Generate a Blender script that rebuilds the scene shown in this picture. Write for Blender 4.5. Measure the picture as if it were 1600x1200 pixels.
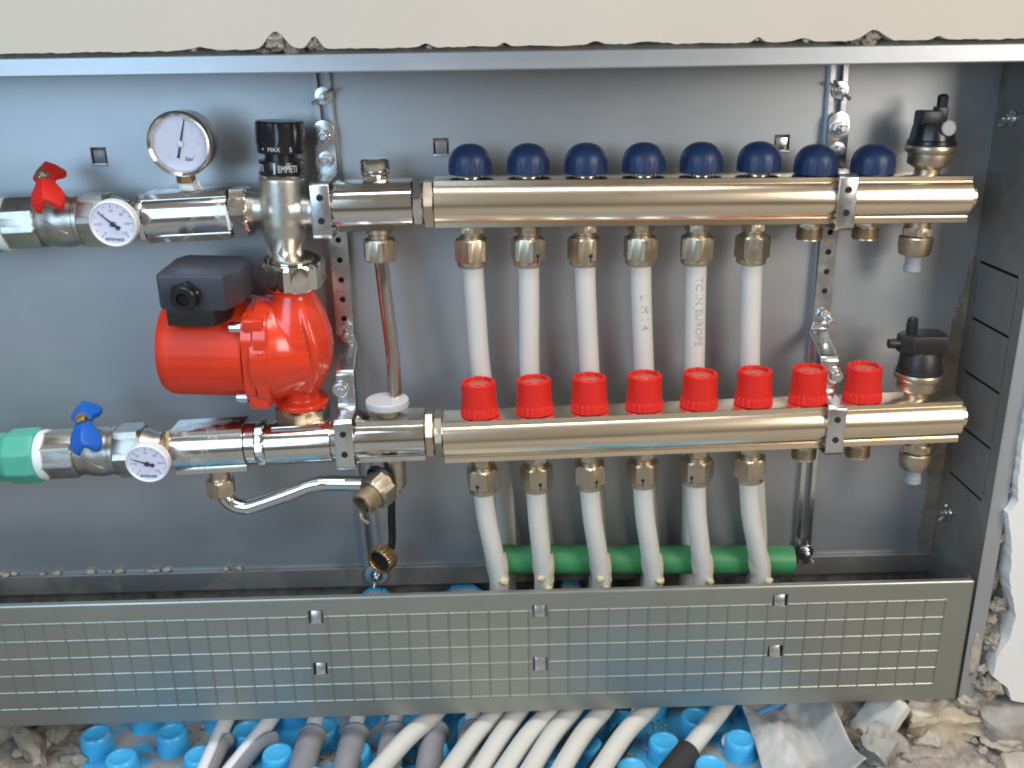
import bpy, bmesh, math, random
from mathutils import Vector, Matrix, noise
random.seed(7)
S = 0.001                                   # everything below is written in millimetres
PI = math.pi
scene = bpy.context.scene
COL = scene.collection
for o in list(bpy.data.objects):
    bpy.data.objects.remove(o)

# ------------------------------------------------------------------ camera
cam_d = bpy.data.cameras.new('camera')
cam = bpy.data.objects.new('camera', cam_d)
COL.objects.link(cam)
pitch, yaw, roll = 0.3370, 0.02175, -0.01488
cp, sp, cy, sy = math.cos(pitch), math.sin(pitch), math.cos(yaw), math.sin(yaw)
fw = Vector((sy * cp, cy * cp, -sp))
rt = Vector((cy, -sy, 0))
up = rt.cross(fw)
r2 = math.cos(roll) * rt + math.sin(roll) * up
u2 = -math.sin(roll) * rt + math.cos(roll) * up
M3 = Matrix((r2, u2, -fw)).transposed()
cam.matrix_world = Matrix.Translation(Vector((-424.8, -779.8, 498.2)) * S) @ M3.to_4x4()
cam_d.sensor_fit = 'HORIZONTAL'
cam_d.sensor_width = 36.0
cam_d.lens = 1494.4 / 1600 * 36.0
cam_d.clip_start = 0.01
cam_d.clip_end = 60
scene.camera = cam

# ------------------------------------------------------------------ light
world = bpy.data.worlds.new('World')
scene.world = world
world.use_nodes = True
bg = world.node_tree.nodes['Background']
bg.inputs['Color'].default_value = (0.62, 0.56, 0.47, 1)
bg.inputs['Strength'].default_value = 0.40


def area(name, loc, target, sx, sz, power, color):
    d = bpy.data.lights.new(name, 'AREA')
    d.shape = 'RECTANGLE'
    d.size = sx
    d.size_y = sz
    d.energy = power
    d.color = color
    o = bpy.data.objects.new(name, d)
    COL.objects.link(o)
    o.location = loc
    o.rotation_euler = (Vector(target) - Vector(loc)).to_track_quat('-Z', 'Y').to_euler()
    return o


area('window_light_left', (-1.20, -1.10, 0.74), (-0.75, 0.1, 0.15), 0.75, 0.85, 11.5, (0.47, 0.73, 1.0))
area('window_light_right', (0.62, -1.10, 0.80), (-0.15, 0.1, 0.2), 0.5, 0.7, 13.5, (1.0, 0.945, 0.87))
area('fill_light_overhead', (-0.45, -0.42, 1.75), (-0.45, -0.05, -0.17), 1.2, 0.5, 19, (0.98, 0.985, 1.0))  # added fill lamp that brightens the floor strip; no overhead window is known
scene.view_settings.view_transform = 'Standard'
scene.view_settings.look = 'None'
scene.view_settings.exposure = 0.0
scene.view_settings.gamma = 1.0
scene.render.engine = 'CYCLES'
scene.cycles.use_denoising = True
scene.cycles.max_bounces = 8
scene.cycles.filter_width = 1.9


# ------------------------------------------------------------------ materials
def mat(name, color, rough=0.5, metal=0.0, noise_amt=0.0, noise_scale=60, color2=None, mask_scale=None,
        mask_lo=0.5, mask_hi=0.65, bump=0.0, bump_scale=300, rough_var=0.0, stretch=None, spec=None, sss=0.0,
        coat=0.0, aniso=0.0, mask_stretch=None, rough2=None, metal2=None):
    m = bpy.data.materials.new(name)
    m.use_nodes = True
    nt = m.node_tree
    b = nt.nodes['Principled BSDF']
    b.inputs['Base Color'].default_value = (*color, 1)
    b.inputs['Roughness'].default_value = rough
    b.inputs['Metallic'].default_value = metal
    if spec is not None:
        b.inputs['Specular IOR Level'].default_value = spec
    if sss:
        b.inputs['Subsurface Weight'].default_value = sss
        b.inputs['Subsurface Radius'].default_value = (0.006, 0.005, 0.004)
        b.inputs['Subsurface Scale'].default_value = 1.0
    if coat:
        b.inputs['Coat Weight'].default_value = coat
        b.inputs['Coat Roughness'].default_value = 0.08
    tc = nt.nodes.new('ShaderNodeTexCoord')
    geo = nt.nodes.new('ShaderNodeNewGeometry')
    src = geo.outputs['Position']

    def mapped(st):
        if not st:
            return src
        mp = nt.nodes.new('ShaderNodeMapping')
        mp.inputs['Scale'].default_value = st
        nt.links.new(src, mp.inputs['Vector'])
        return mp.outputs['Vector']

    def nz(scale, detail=4, st=None, rough_=0.55):
        n = nt.nodes.new('ShaderNodeTexNoise')
        n.inputs['Scale'].default_value = scale
        n.inputs['Detail'].default_value = detail
        n.inputs['Roughness'].default_value = rough_
        nt.links.new(mapped(st), n.inputs['Vector'])
        return n

    col_out = None
    if noise_amt:
        n = nz(noise_scale, 5, stretch)
        mx = nt.nodes.new('ShaderNodeMix')
        mx.data_type = 'RGBA'
        mx.inputs[6].default_value = (*[max(0, c * (1 - noise_amt)) for c in color], 1)
        mx.inputs[7].default_value = (*[min(1, c * (1 + noise_amt)) for c in color], 1)
        rp = nt.nodes.new('ShaderNodeMapRange')
        rp.inputs['From Min'].default_value = 0.3
        rp.inputs['From Max'].default_value = 0.7
        nt.links.new(n.outputs['Fac'], rp.inputs['Value'])
        nt.links.new(rp.outputs['Result'], mx.inputs[0])
        col_out = mx.outputs[2]
    if color2 is not None:
        n2 = nz(mask_scale or 20, 6, mask_stretch, 0.65)
        rp2 = nt.nodes.new('ShaderNodeMapRange')
        rp2.inputs['From Min'].default_value = mask_lo
        rp2.inputs['From Max'].default_value = mask_hi
        nt.links.new(n2.outputs['Fac'], rp2.inputs['Value'])
        mx2 = nt.nodes.new('ShaderNodeMix')
        mx2.data_type = 'RGBA'
        mx2.inputs[6].default_value = (*color, 1)
        if col_out:
            nt.links.new(col_out, mx2.inputs[6])
        mx2.inputs[7].default_value = (*color2, 1)
        nt.links.new(rp2.outputs['Result'], mx2.inputs[0])
        col_out = mx2.outputs[2]
        for key, v1, v2 in (('Roughness', rough, rough2), ('Metallic', metal, metal2)):
            if v2 is not None:
                r_ = nt.nodes.new('ShaderNodeMapRange')
                r_.inputs['To Min'].default_value = v1
                r_.inputs['To Max'].default_value = v2
                nt.links.new(rp2.outputs['Result'], r_.inputs['Value'])
                nt.links.new(r_.outputs['Result'], b.inputs[key])
    if col_out:
        nt.links.new(col_out, b.inputs['Base Color'])
    if rough_var and rough2 is None:
        n3 = nz(noise_scale * 1.7, 5, stretch)
        r3 = nt.nodes.new('ShaderNodeMapRange')
        r3.inputs['From Min'].default_value = 0.3
        r3.inputs['From Max'].default_value = 0.7
        r3.inputs['To Min'].default_value = max(0.02, rough - rough_var)
        r3.inputs['To Max'].default_value = rough + rough_var
        nt.links.new(n3.outputs['Fac'], r3.inputs['Value'])
        nt.links.new(r3.outputs['Result'], b.inputs['Roughness'])
    if bump:
        n4 = nz(bump_scale, 5, stretch)
        bp = nt.nodes.new('ShaderNodeBump')
        bp.inputs['Strength'].default_value = bump
        bp.inputs['Distance'].default_value = 0.001
        nt.links.new(n4.outputs['Fac'], bp.inputs['Height'])
        nt.links.new(bp.outputs['Normal'], b.inputs['Normal'])
    return m


MT = {
    'galv': mat('galvanised_sheet', (0.43, 0.445, 0.465), 0.42, 0.68, 0.07, 14, rough_var=0.05, bump=0.03, bump_scale=260,
                stretch=(0.25, 1, 1), color2=(0.48, 0.49, 0.49), mask_scale=9, mask_lo=0.50, mask_hi=1.0, rough2=0.52, metal2=0.55),
    'galv_cover': mat('galvanised_cover_sheet', (0.37, 0.375, 0.335), 0.38, 0.80, 0.06, 12, rough_var=0.05, bump=0.02, bump_scale=300),
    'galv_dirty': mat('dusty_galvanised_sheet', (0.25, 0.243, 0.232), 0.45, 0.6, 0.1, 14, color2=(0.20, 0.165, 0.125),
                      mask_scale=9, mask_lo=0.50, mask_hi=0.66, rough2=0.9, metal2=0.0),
    'zinc': mat('zinc_plated_steel', (0.72, 0.73, 0.74), 0.27, 1.0, 0.06, 40, rough_var=0.06),
    'bar': mat('nickel_plated_brass', (0.90, 0.765, 0.59), 0.24, 1.0, 0.05, 10, rough_var=0.05, stretch=(0.2, 1, 1),
               color2=(0.60, 0.50, 0.36), mask_scale=30, mask_lo=0.62, mask_hi=0.8, mask_stretch=(0.3, 1, 1)),
    'nut': mat('satin_nickel', (0.54, 0.455, 0.34), 0.38, 1.0, 0.07, 60, rough_var=0.06),
    'chrome': mat('nickel_chrome', (0.73, 0.70, 0.65), 0.13, 1.0, 0.04, 30, rough_var=0.04),
    'chrome_dirty': mat('smeared_chrome', (0.70, 0.67, 0.63), 0.16, 1.0, 0.06, 30, color2=(0.60, 0.59, 0.57), mask_scale=45,
                        mask_lo=0.52, mask_hi=0.7, rough2=0.55, metal2=0.5),
    'castlight': mat('satin_nickel_casting', (0.60, 0.57, 0.51), 0.38, 1.0, 0.07, 80, bump=0.12, bump_scale=900, rough_var=0.05),
    'cast': mat('blasted_nickel_casting', (0.47, 0.445, 0.40), 0.40, 1.0, 0.07, 80, bump=0.12, bump_scale=900, rough_var=0.05),
    'brass': mat('dull_brass', (0.55, 0.38, 0.19), 0.38, 1.0, 0.12, 60),
    'rusty': mat('rust_stained_brass', (0.45, 0.34, 0.22), 0.5, 0.8, 0.2, 70, color2=(0.24, 0.12, 0.06), mask_scale=70, mask_lo=.5, mask_hi=.6),
    'redpaint': mat('red_gloss_paint', (0.72, 0.042, 0.010), 0.26, 0.0, 0.05, 30, bump=0.06, bump_scale=220, coat=0.35),
    'redmatte': mat('red_satin_paint', (0.70, 0.040, 0.010), 0.48, 0.0, 0.05, 30, spec=0.35, bump=0.05, bump_scale=220),
    'redplastic': mat('red_plastic', (0.66, 0.020, 0.012), 0.50, 0.0, 0.04, 50, spec=0.3),
    'redinner': mat('faded_red_plastic', (0.55, 0.12, 0.09), 0.55),
    'bluecap': mat('navy_plastic', (0.013, 0.032, 0.10), 0.42, 0.0, 0.10, 60, color2=(0.04, 0.07, 0.15), mask_scale=50, mask_lo=.55, mask_hi=.75),
    'bluehandle': mat('blue_plastic', (0.012, 0.12, 0.50), 0.35),
    'black': mat('black_plastic', (0.013, 0.013, 0.015), 0.26, 0.0, 0.1, 40),
    'blackmatt': mat('matt_black_plastic', (0.016, 0.015, 0.015), 0.42),
    'charcoal': mat('charcoal_plastic', (0.045, 0.048, 0.062), 0.42, 0.0, 0.08, 40, color2=(0.10, 0.095, 0.09), mask_scale=30, mask_lo=.58, mask_hi=.8),
    'white': mat('white_plastic', (0.80, 0.79, 0.80), 0.35),
    'dial': mat('dial_paper', (0.71, 0.70, 0.81), 0.6),
    'ink': mat('dark_ink', (0.04, 0.035, 0.08), 0.6),
    'inkpale': mat('pale_print', (0.42, 0.38, 0.42), 0.7),
    'inkfaint': mat('faint_dial_print', (0.60, 0.56, 0.62), 0.7),
    'inkblue': mat('violet_ink', (0.08, 0.05, 0.28), 0.6),
    'inkwhite': mat('white_print', (0.75, 0.74, 0.76), 0.5),
    'pipeink': mat('faint_pipe_print', (0.40, 0.38, 0.38), 0.6),
    'pex': mat('milky_pipe_plastic', (0.66, 0.635, 0.585), 0.38, 0.0, 0.03, 18, sss=0.15),
    'pexsoft': mat('white_pipe_plastic', (0.84, 0.83, 0.81), 0.40, 0.0, 0.03, 18, sss=0.15),
    'tape': mat('thread_seal_tape', (0.82, 0.82, 0.80), 0.55, bump=0.3, bump_scale=500),
    'green': mat('green_pipe_plastic', (0.06, 0.28, 0.105), 0.42, 0.0, 0.08, 30),
    'greenfit': mat('sea_green_fitting_plastic', (0.09, 0.42, 0.29), 0.42, 0.0, 0.06, 30),
    'tie': mat('cream_tie_plastic', (0.64, 0.57, 0.44), 0.5, 0.0, 0.1, 60),
    'knot': mat('yellowed_tie_knot', (0.66, 0.53, 0.30), 0.5, 0.0, 0.1, 60),
    'board': mat('blue_insulation_sheet', (0.07, 0.45, 0.77), 0.35, 0.0, 0.08, 30, color2=(0.33, 0.31, 0.29), mask_scale=16,
                 mask_lo=0.50, mask_hi=0.56, rough2=0.9),
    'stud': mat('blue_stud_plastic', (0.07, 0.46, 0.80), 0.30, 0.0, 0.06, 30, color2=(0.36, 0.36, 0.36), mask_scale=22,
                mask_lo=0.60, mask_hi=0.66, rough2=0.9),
    'sleeve': mat('grey_foam_sleeve', (0.27, 0.265, 0.28), 0.55, 0.0, 0.1, 60, bump=0.1, bump_scale=300),
    'darksleeve': mat('black_foam_sleeve', (0.030, 0.028, 0.028), 0.6),
    'plug': mat('grey_plug_plastic', (0.36, 0.37, 0.38), 0.5),
    'plaster': mat('painted_plaster', (0.54, 0.48, 0.405), 0.85, 0.0, 0.025, 5, color2=(0.66, 0.52, 0.40), mask_scale=7,
                   mask_lo=0.70, mask_hi=0.78, bump=0.12, bump_scale=160),
    'plasterwhite': mat('white_plaster', (0.74, 0.73, 0.71), 0.85, 0.0, 0.04, 8, color2=(0.60, 0.52, 0.45), mask_scale=14,
                        mask_lo=0.60, mask_hi=0.72, bump=0.2, bump_scale=120),
    'mortar': mat('crumbling_mortar', (0.31, 0.27, 0.22), 0.95, 0.0, 0.25, 60, color2=(0.42, 0.38, 0.32), mask_scale=45, bump=0.8, bump_scale=260),
    'masonry': mat('rough_masonry', (0.20, 0.18, 0.155), 0.95, 0.0, 0.3, 70, color2=(0.11, 0.10, 0.09), mask_scale=60, bump=0.9, bump_scale=260),
    'stone': mat('grey_brown_stone', (0.40, 0.35, 0.29), 0.92, 0.0, 0.22, 50, color2=(0.52, 0.48, 0.42), mask_scale=30, bump=0.7, bump_scale=240),
    'stonedark': mat('brown_stone', (0.24, 0.195, 0.15), 0.92, 0.0, 0.25, 50, color2=(0.36, 0.31, 0.25), mask_scale=30, bump=0.7, bump_scale=240),
    'stonegrey': mat('grey_concrete_lump', (0.35, 0.325, 0.29), 0.92, 0.0, 0.22, 60, color2=(0.24, 0.23, 0.21), mask_scale=40, bump=0.8, bump_scale=260),
    'stonecream': mat('cream_broken_stone', (0.50, 0.41, 0.29), 0.9, 0.0, 0.15, 35, color2=(0.68, 0.63, 0.56), mask_scale=16, mask_lo=.48, mask_hi=.58, bump=0.6, bump_scale=200),
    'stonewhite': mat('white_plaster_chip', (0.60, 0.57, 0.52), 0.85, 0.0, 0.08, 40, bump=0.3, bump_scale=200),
    'film': mat('grey_plastic_film', (0.47, 0.46, 0.44), 0.42, 0.0, 0.05, 12),
    'filmblue': mat('blue_foil_edge', (0.10, 0.27, 0.52), 0.4),
    'earth': mat('mortar_rubble', (0.33, 0.28, 0.235), 0.95, 0.0, 0.25, 70, color2=(0.44, 0.40, 0.35), mask_scale=35, bump=0.9, bump_scale=220),
    'earthdark': mat('brown_rubble', (0.20, 0.165, 0.13), 0.95, 0.0, 0.25, 70, color2=(0.32, 0.28, 0.23), mask_scale=35, bump=0.9, bump_scale=220),
    'concrete': mat('concrete_floor', (0.30, 0.28, 0.25), 0.85, 0.0, 0.2, 4, bump=0.3, bump_scale=60),
    'disc': mat('pale_grey_plastic', (0.55, 0.54, 0.54), 0.35),
    'redseal': mat('dark_red_seal', (0.28, 0.05, 0.035), 0.5),
    'hole': mat('dark_opening', (0.012, 0.012, 0.012), 0.8),
    'ringblue': mat('blue_grey_washer', (0.20, 0.32, 0.37), 0.4),
    'stripbrown': mat('mottled_brown', (0.20, 0.165, 0.125), 0.9, 0.0, 0.3, 40, color2=(0.30, 0.26, 0.21), mask_scale=25, bump=0.4, bump_scale=200),
    'glass': None,
}
gm = bpy.data.materials.new('gauge_glass')
gm.use_nodes = True
gb = gm.node_tree.nodes['Principled BSDF']
gb.inputs['Base Color'].default_value = (1, 1, 1, 1)
gb.inputs['Roughness'].default_value = 0.03
gb.inputs['Transmission Weight'].default_value = 1.0
gb.inputs['IOR'].default_value = 1.05
MT['glass'] = gm


# ------------------------------------------------------------------ helpers
def obj(name, bm, m, parent=None, smooth=35, kind=None, solid=None, mods=()):
    me = bpy.data.meshes.new(name)
    bmesh.ops.scale(bm, vec=(S, S, S), verts=bm.verts)
    if solid is None:
        bmesh.ops.recalc_face_normals(bm, faces=bm.faces)
    bm.to_mesh(me)
    bm.free()
    me.materials.append(MT[m] if isinstance(m, str) else m)
    if smooth:
        me.polygons.foreach_set('use_smooth', [True] * len(me.polygons))
        me.set_sharp_from_angle(angle=math.radians(smooth))
    o = bpy.data.objects.new(name, me)
    COL.objects.link(o)
    if parent is not None:
        o.parent = parent
    if kind:
        o['kind'] = kind
    if solid:
        md = o.modifiers.new('thickness', 'SOLIDIFY')
        md.thickness = solid * S
        md.offset = 0
    for kind_, kw in mods:
        md = o.modifiers.new(kind_.lower(), kind_)
        for k, v in kw.items():
            setattr(md, k, v)
    return o


def dup(o, parent, loc=(0, 0, 0), rot=(0, 0, 0)):
    c = o.copy()
    COL.objects.link(c)
    c.parent = parent
    c.location = Vector(loc) * S
    c.rotation_euler = rot
    return c


def thing(name, label, cat, loc=(0, 0, 0), rot=(0, 0, 0), group=None):
    o = bpy.data.objects.new(name, None)
    COL.objects.link(o)
    o.empty_display_size = 0.02
    o.location = Vector(loc) * S
    o.rotation_euler = rot
    tag(o, label, cat, group)
    return o


def tag(o, label, cat, group=None):
    o['label'] = label
    o['category'] = cat
    if group:
        o['group'] = group
    return o


def new():
    return bmesh.new()


AX = {'Z': Matrix.Identity(3), 'X': Matrix(((0, 0, 1), (0, 1, 0), (-1, 0, 0))), 'Y': Matrix(((1, 0, 0), (0, 0, 1), (0, -1, 0)))}


def axis_matrix(d):
    d = Vector(d).normalized()
    return d.to_track_quat('Z', 'Y').to_matrix()


def lathe(bm, prof, axis='Z', center=(0, 0, 0), seg=32, cap=True, phase=0.0, rfun=None, mtx=None):
    """prof: list of (radius, t along the axis)."""
    m = mtx if mtx is not None else (AX[axis] if isinstance(axis, str) else axis_matrix(axis))
    c = Vector(center)
    rings = []
    for r, t in prof:
        ring = []
        for k in range(seg):
            a = 2 * PI * k / seg + phase
            rr = r * (rfun(a, t) if rfun else 1)
            ring.append(bm.verts.new(c + m @ Vector((rr * math.cos(a), rr * math.sin(a), t))))
        rings.append(ring)
    for i in range(len(rings) - 1):
        for k in range(seg):
            k2 = (k + 1) % seg
            bm.faces.new((rings[i][k], rings[i][k2], rings[i + 1][k2], rings[i + 1][k]))
    if cap:
        bm.faces.new(list(reversed(rings[0])))
        bm.faces.new(rings[-1])
    return rings


def hexnut(bm, r, t0, t1, axis='Z', center=(0, 0, 0), phase=0.0, ch=1.2, seg=6, mtx=None):
    """hexagonal (or octagonal) nut with crowned corners: prism with chamfered end faces."""
    m = mtx if mtx is not None else (AX[axis] if isinstance(axis, str) else axis_matrix(axis))
    c = Vector(center)
    n = seg * 12
    ap = math.cos(PI / seg)

    def rad(a, lim):
        loc = ((a - phase) % (2 * PI / seg)) - PI / seg
        return min(r * ap / math.cos(loc), lim)
    rings = []
    for t, lim in ((t0, r * (ap - 0.015)), (t0 + ch, r * 0.995), (t1 - ch, r * 0.995), (t1, r * (ap - 0.015))):
        ring = []
        for k in range(n):
            a = 2 * PI * k / n + phase
            rr = rad(a, lim)
            ring.append(bm.verts.new(c + m @ Vector((rr * math.cos(a), rr * math.sin(a), t))))
        rings.append(ring)
    for i in range(3):
        for k in range(n):
            k2 = (k + 1) % n
            bm.faces.new((rings[i][k], rings[i][k2], rings[i + 1][k2], rings[i + 1][k]))
    bm.faces.new(list(reversed(rings[0])))
    bm.faces.new(rings[-1])


def box(bm, x0, x1, y0, y1, z0, z1, bev=0.0, mtx=None):
    pre = set(bm.verts)
    vs = [bm.verts.new((x, y, z)) for x in (x0, x1) for y in (y0, y1) for z in (z0, z1)]
    F = [(0, 1, 3, 2), (4, 6, 7, 5), (0, 4, 5, 1), (2, 3, 7, 6), (0, 2, 6, 4), (1, 5, 7, 3)]
    fs = [bm.faces.new([vs[i] for i in f]) for f in F]
    if bev:
        es = set(e for f in fs for e in f.edges)
        bmesh.ops.bevel(bm, geom=list(es), offset=bev, segments=2, affect='EDGES', profile=0.5)
    if mtx is not None:
        bmesh.ops.transform(bm, matrix=mtx, verts=[v for v in bm.verts if v not in pre])


def prism(bm, poly, y0, y1, plane='XZ', bev=0.0):
    """poly of 2-D points extruded along the remaining axis."""
    def P(p, t):
        return {'XZ': (p[0], t, p[1]), 'XY': (p[0], p[1], t), 'YZ': (t, p[0], p[1])}[plane]
    a = [bm.verts.new(P(p, y0)) for p in poly]
    b = [bm.verts.new(P(p, y1)) for p in poly]
    n = len(poly)
    fs = [bm.faces.new(list(reversed(a))), bm.faces.new(b)]
    for i in range(n):
        j = (i + 1) % n
        fs.append(bm.faces.new((a[i], a[j], b[j], b[i])))
    if bev:
        es = set(e for f in fs[:2] for e in f.edges)
        bmesh.ops.bevel(bm, geom=list(es), offset=bev, segments=2, affect='EDGES', profile=0.5)


def spline(pts, n=8):
    P = [Vector(p) for p in pts]
    P = [2 * P[0] - P[1]] + P + [2 * P[-1] - P[-2]]
    out = []
    for i in range(1, len(P) - 2):
        for k in range(n):
            t = k / n
            a, b, c, d = P[i - 1], P[i], P[i + 1], P[i + 2]
            out.append(0.5 * ((2 * b) + (c - a) * t + (2 * a - 5 * b + 4 * c - d) * t * t + (3 * b - a - 3 * c + d) * t ** 3))
    out.append(P[-2])
    return out


def tube(bm, pts, r, seg=16, n=8, cap=True, smooth_path=True, rad=None):
    path = spline(pts, n) if smooth_path else [Vector(p) for p in pts]
    ref = Vector((0.31, -0.9, 0.2))
    rings = []
    prev = None
    for i, p in enumerate(path):
        t = (path[min(i + 1, len(path) - 1)] - path[max(i - 1, 0)]).normalized()
        if prev is None:
            u = t.cross(ref).normalized()
        else:
            u = (prev - t * prev.dot(t)).normalized()
        prev = u
        v = t.cross(u)
        rr = rad(i / (len(path) - 1)) if rad else r
        rings.append([bm.verts.new(p + (u * math.cos(2 * PI * k / seg) + v * math.sin(2 * PI * k / seg)) * rr) for k in range(seg)])
    for i in range(len(rings) - 1):
        for k in range(seg):
            k2 = (k + 1) % seg
            bm.faces.new((rings[i][k], rings[i][k2], rings[i + 1][k2], rings[i + 1][k]))
    if cap:
        bm.faces.new(list(reversed(rings[0])))
        bm.faces.new(rings[-1])
    return path


def sheet(bm, x0, x1, z0, z1, y, holes=()):
    """flat sheet in the XZ plane with real rectangular openings."""
    xs = sorted({x0, x1, *[h[0] for h in holes], *[h[1] for h in holes]})
    zs = sorted({z0, z1, *[h[2] for h in holes], *[h[3] for h in holes]})
    V = {}

    def v(x, z):
        if (x, z) not in V:
            V[(x, z)] = bm.verts.new((x, y, z))
        return V[(x, z)]
    for i in range(len(xs) - 1):
        for j in range(len(zs) - 1):
            cx, cz = (xs[i] + xs[i + 1]) / 2, (zs[j] + zs[j + 1]) / 2
            if any(h[0] < cx < h[1] and h[2] < cz < h[3] for h in holes):
                continue
            bm.faces.new((v(xs[i], zs[j]), v(xs[i + 1], zs[j]), v(xs[i + 1], zs[j + 1]), v(xs[i], zs[j + 1])))


def text_bm(body, size, align='CENTER', extrude=0.12):
    """flat lettering as a bmesh in the XY plane, in millimetres."""
    cu = bpy.data.curves.new('lettering', 'FONT')
    cu.body = body
    cu.size = size
    cu.align_x = align
    cu.align_y = 'CENTER'
    cu.extrude = extrude
    cu.resolution_u = 2
    o = bpy.data.objects.new('lettering', cu)
    COL.objects.link(o)
    bpy.context.view_layer.update()
    dg = bpy.context.evaluated_depsgraph_get()
    me = bpy.data.meshes.new_from_object(o.evaluated_get(dg))
    bm = new()
    bm.from_mesh(me)
    bpy.data.objects.remove(o)
    bpy.data.meshes.remove(me)
    bpy.data.curves.remove(cu)
    return bm


def wrap_z(bm, r, a0, z):
    """wrap XY lettering round a vertical cylinder; a0 = angle of its middle (−90° faces the camera)."""
    for v in bm.verts:
        a = a0 + v.co.x / r
        rr = r + v.co.z
        v.co = Vector((rr * math.cos(a), rr * math.sin(a), z + v.co.y))


def rock(seed, r, squash=(1, 1, 1), sub=3, rough=0.28):
    bm = new()
    bmesh.ops.create_icosphere(bm, subdivisions=sub, radius=1)
    rnd = random.Random(seed)
    planes = []
    for _ in range(16):
        d = Vector((rnd.uniform(-1, 1), rnd.uniform(-1, 1), rnd.uniform(-1, 1))).normalized()
        planes.append((d, rnd.uniform(0.60, 0.95)))
    off = Vector((seed * 3.1, seed * 1.7, 0))
    for v in bm.verts:
        p = v.co.copy()
        for d, h in planes:
            k = p.dot(d)
            if k > h:
                p -= d * (k - h)
        p *= 1 + rough * 0.5 * noise.noise(p * 2.1 + off) + rough * 0.25 * noise.noise(p * 6 + off)
        v.co = Vector((p.x * squash[0], p.y * squash[1], p.z * squash[2])) * r
    return bm


# ------------------------------------------------------------------ the setting: floor, walls
bm = new()
n = 40
bmesh.ops.create_grid(bm, x_segments=n, y_segments=n, size=1)
for v in bm.verts:
    v.co = Vector((-425 + v.co.x * 4000, -1500 + v.co.y * 4000, -182))
obj('floor', bm, 'concrete', kind='structure')


def ragged(x, s, amp):
    return amp * (noise.noise(Vector((x * 0.045, s, 0))) * 0.5 + noise.noise(Vector((x * 0.16, s, 3))) * 0.35 + noise.noise(Vector((x * 0.5, s, 7))) * 0.25)


def slab(name, outline, y0, y1, m, kind='structure', parent=None, dens=8):
    """plaster slab from a dense outline in XZ, chipped towards the free edge."""
    b_ = new()
    prism(b_, outline, y0, y1, 'XZ')
    return obj(name, b_, m, parent, smooth=25, kind=kind)


# plaster above the cabinet: lower edge chipped, with lumps broken away
bumps = [(-583, 13, 15), (-554, 9, 9), (-126, 8, 16), (-640, 2.5, 18), (-340, 3, 10), (-300, 2, 20), (-410, 3, 6), (-470, 3, 7), (-215, 3.5, 7), (-75, 3, 8), (-180, 2.5, 12)]
edge = []
x = -1400.0
while x <= 420:
    z = 500.2 + ragged(x, 1.0, 2.0)
    for bx, bh, bw in bumps:
        z += bh * math.exp(-((x - bx) / (bw * 0.62)) ** 2)
    edge.append((x, z))
    x += 2.0
outl = edge + [(420, 900), (-1400, 900)]
slab('wall', outl, -6, 14, 'plaster')
# right-hand plaster, broken away round the lower corner of the cabinet
rp = [(420, 496), (47, 496), (47, 300), (46, 220), (44, 160), (47, 120), (49, 104), (42, 92), (46, 78), (52, 55), (54, 25), (60, 5), (67, -18), (64, -45), (56, -62), (55, -84), (72, -98), (78, -112), (95, -118), (120, -122), (160, -125), (420, -130)]
dense = []
for i in range(len(rp)):
    a, b_ = Vector(rp[i]), Vector(rp[(i + 1) % len(rp)])
    k = max(1, int((b_ - a).length / 2.5)) if i not in (0, len(rp) - 2, len(rp) - 1) else 1
    for j in range(k):
        p = a.lerp(b_, j / k)
        if 0 < i < len(rp) - 2:
            p += Vector((ragged(p.y, 2.0, 3.0), ragged(p.x * 1.3, 4.0, 2.5)))
        dense.append((p.x, p.y))
slab('wall_right', dense, -9, 12, 'plasterwhite')


def rough_block(name, x0, x1, z0, z1, y, m, amp=6, step=6, kind='structure', facing='Y', bulge=None):
    b_ = new()
    nx, nz = max(2, int((x1 - x0) / step)), max(2, int((z1 - z0) / step))
    g = [[None] * (nz + 1) for _ in range(nx + 1)]
    for i in range(nx + 1):
        for j in range(nz + 1):
            X = x0 + (x1 - x0) * i / nx
            Z = z0 + (z1 - z0) * j / nz
            d = amp * (noise.noise(Vector((X * .03, Z * .03, 1.5))) + 0.6 * noise.noise(Vector((X * .09, Z * .09, 4))) + 0.35 * noise.noise(Vector((X * .22, Z * .22, 9))))
            if bulge:
                d += bulge(X, Z)
            g[i][j] = b_.verts.new((X, y - d, Z) if facing == 'Y' else (X, Z, y + d))
    for i in range(nx):
        for j in range(nz):
            b_.faces.new((g[i][j], g[i + 1][j], g[i + 1][j + 1], g[i][j + 1]))
    return obj(name, b_, m, smooth=180, kind=kind)


# broken masonry showing in the gap over the cabinet, beside it and under its back sheet
rough_block('wall_core_above', -1400, 420, 494, 560, 13, 'mortar', 3, 4)
rough_block('wall_core_right', 44, 160, -182, 520, 9, 'mortar', 10, 2.5)
rough_block('wall_core_behind', -1400, 420, -182, 20, 118, 'masonry', 9, 6)

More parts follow.
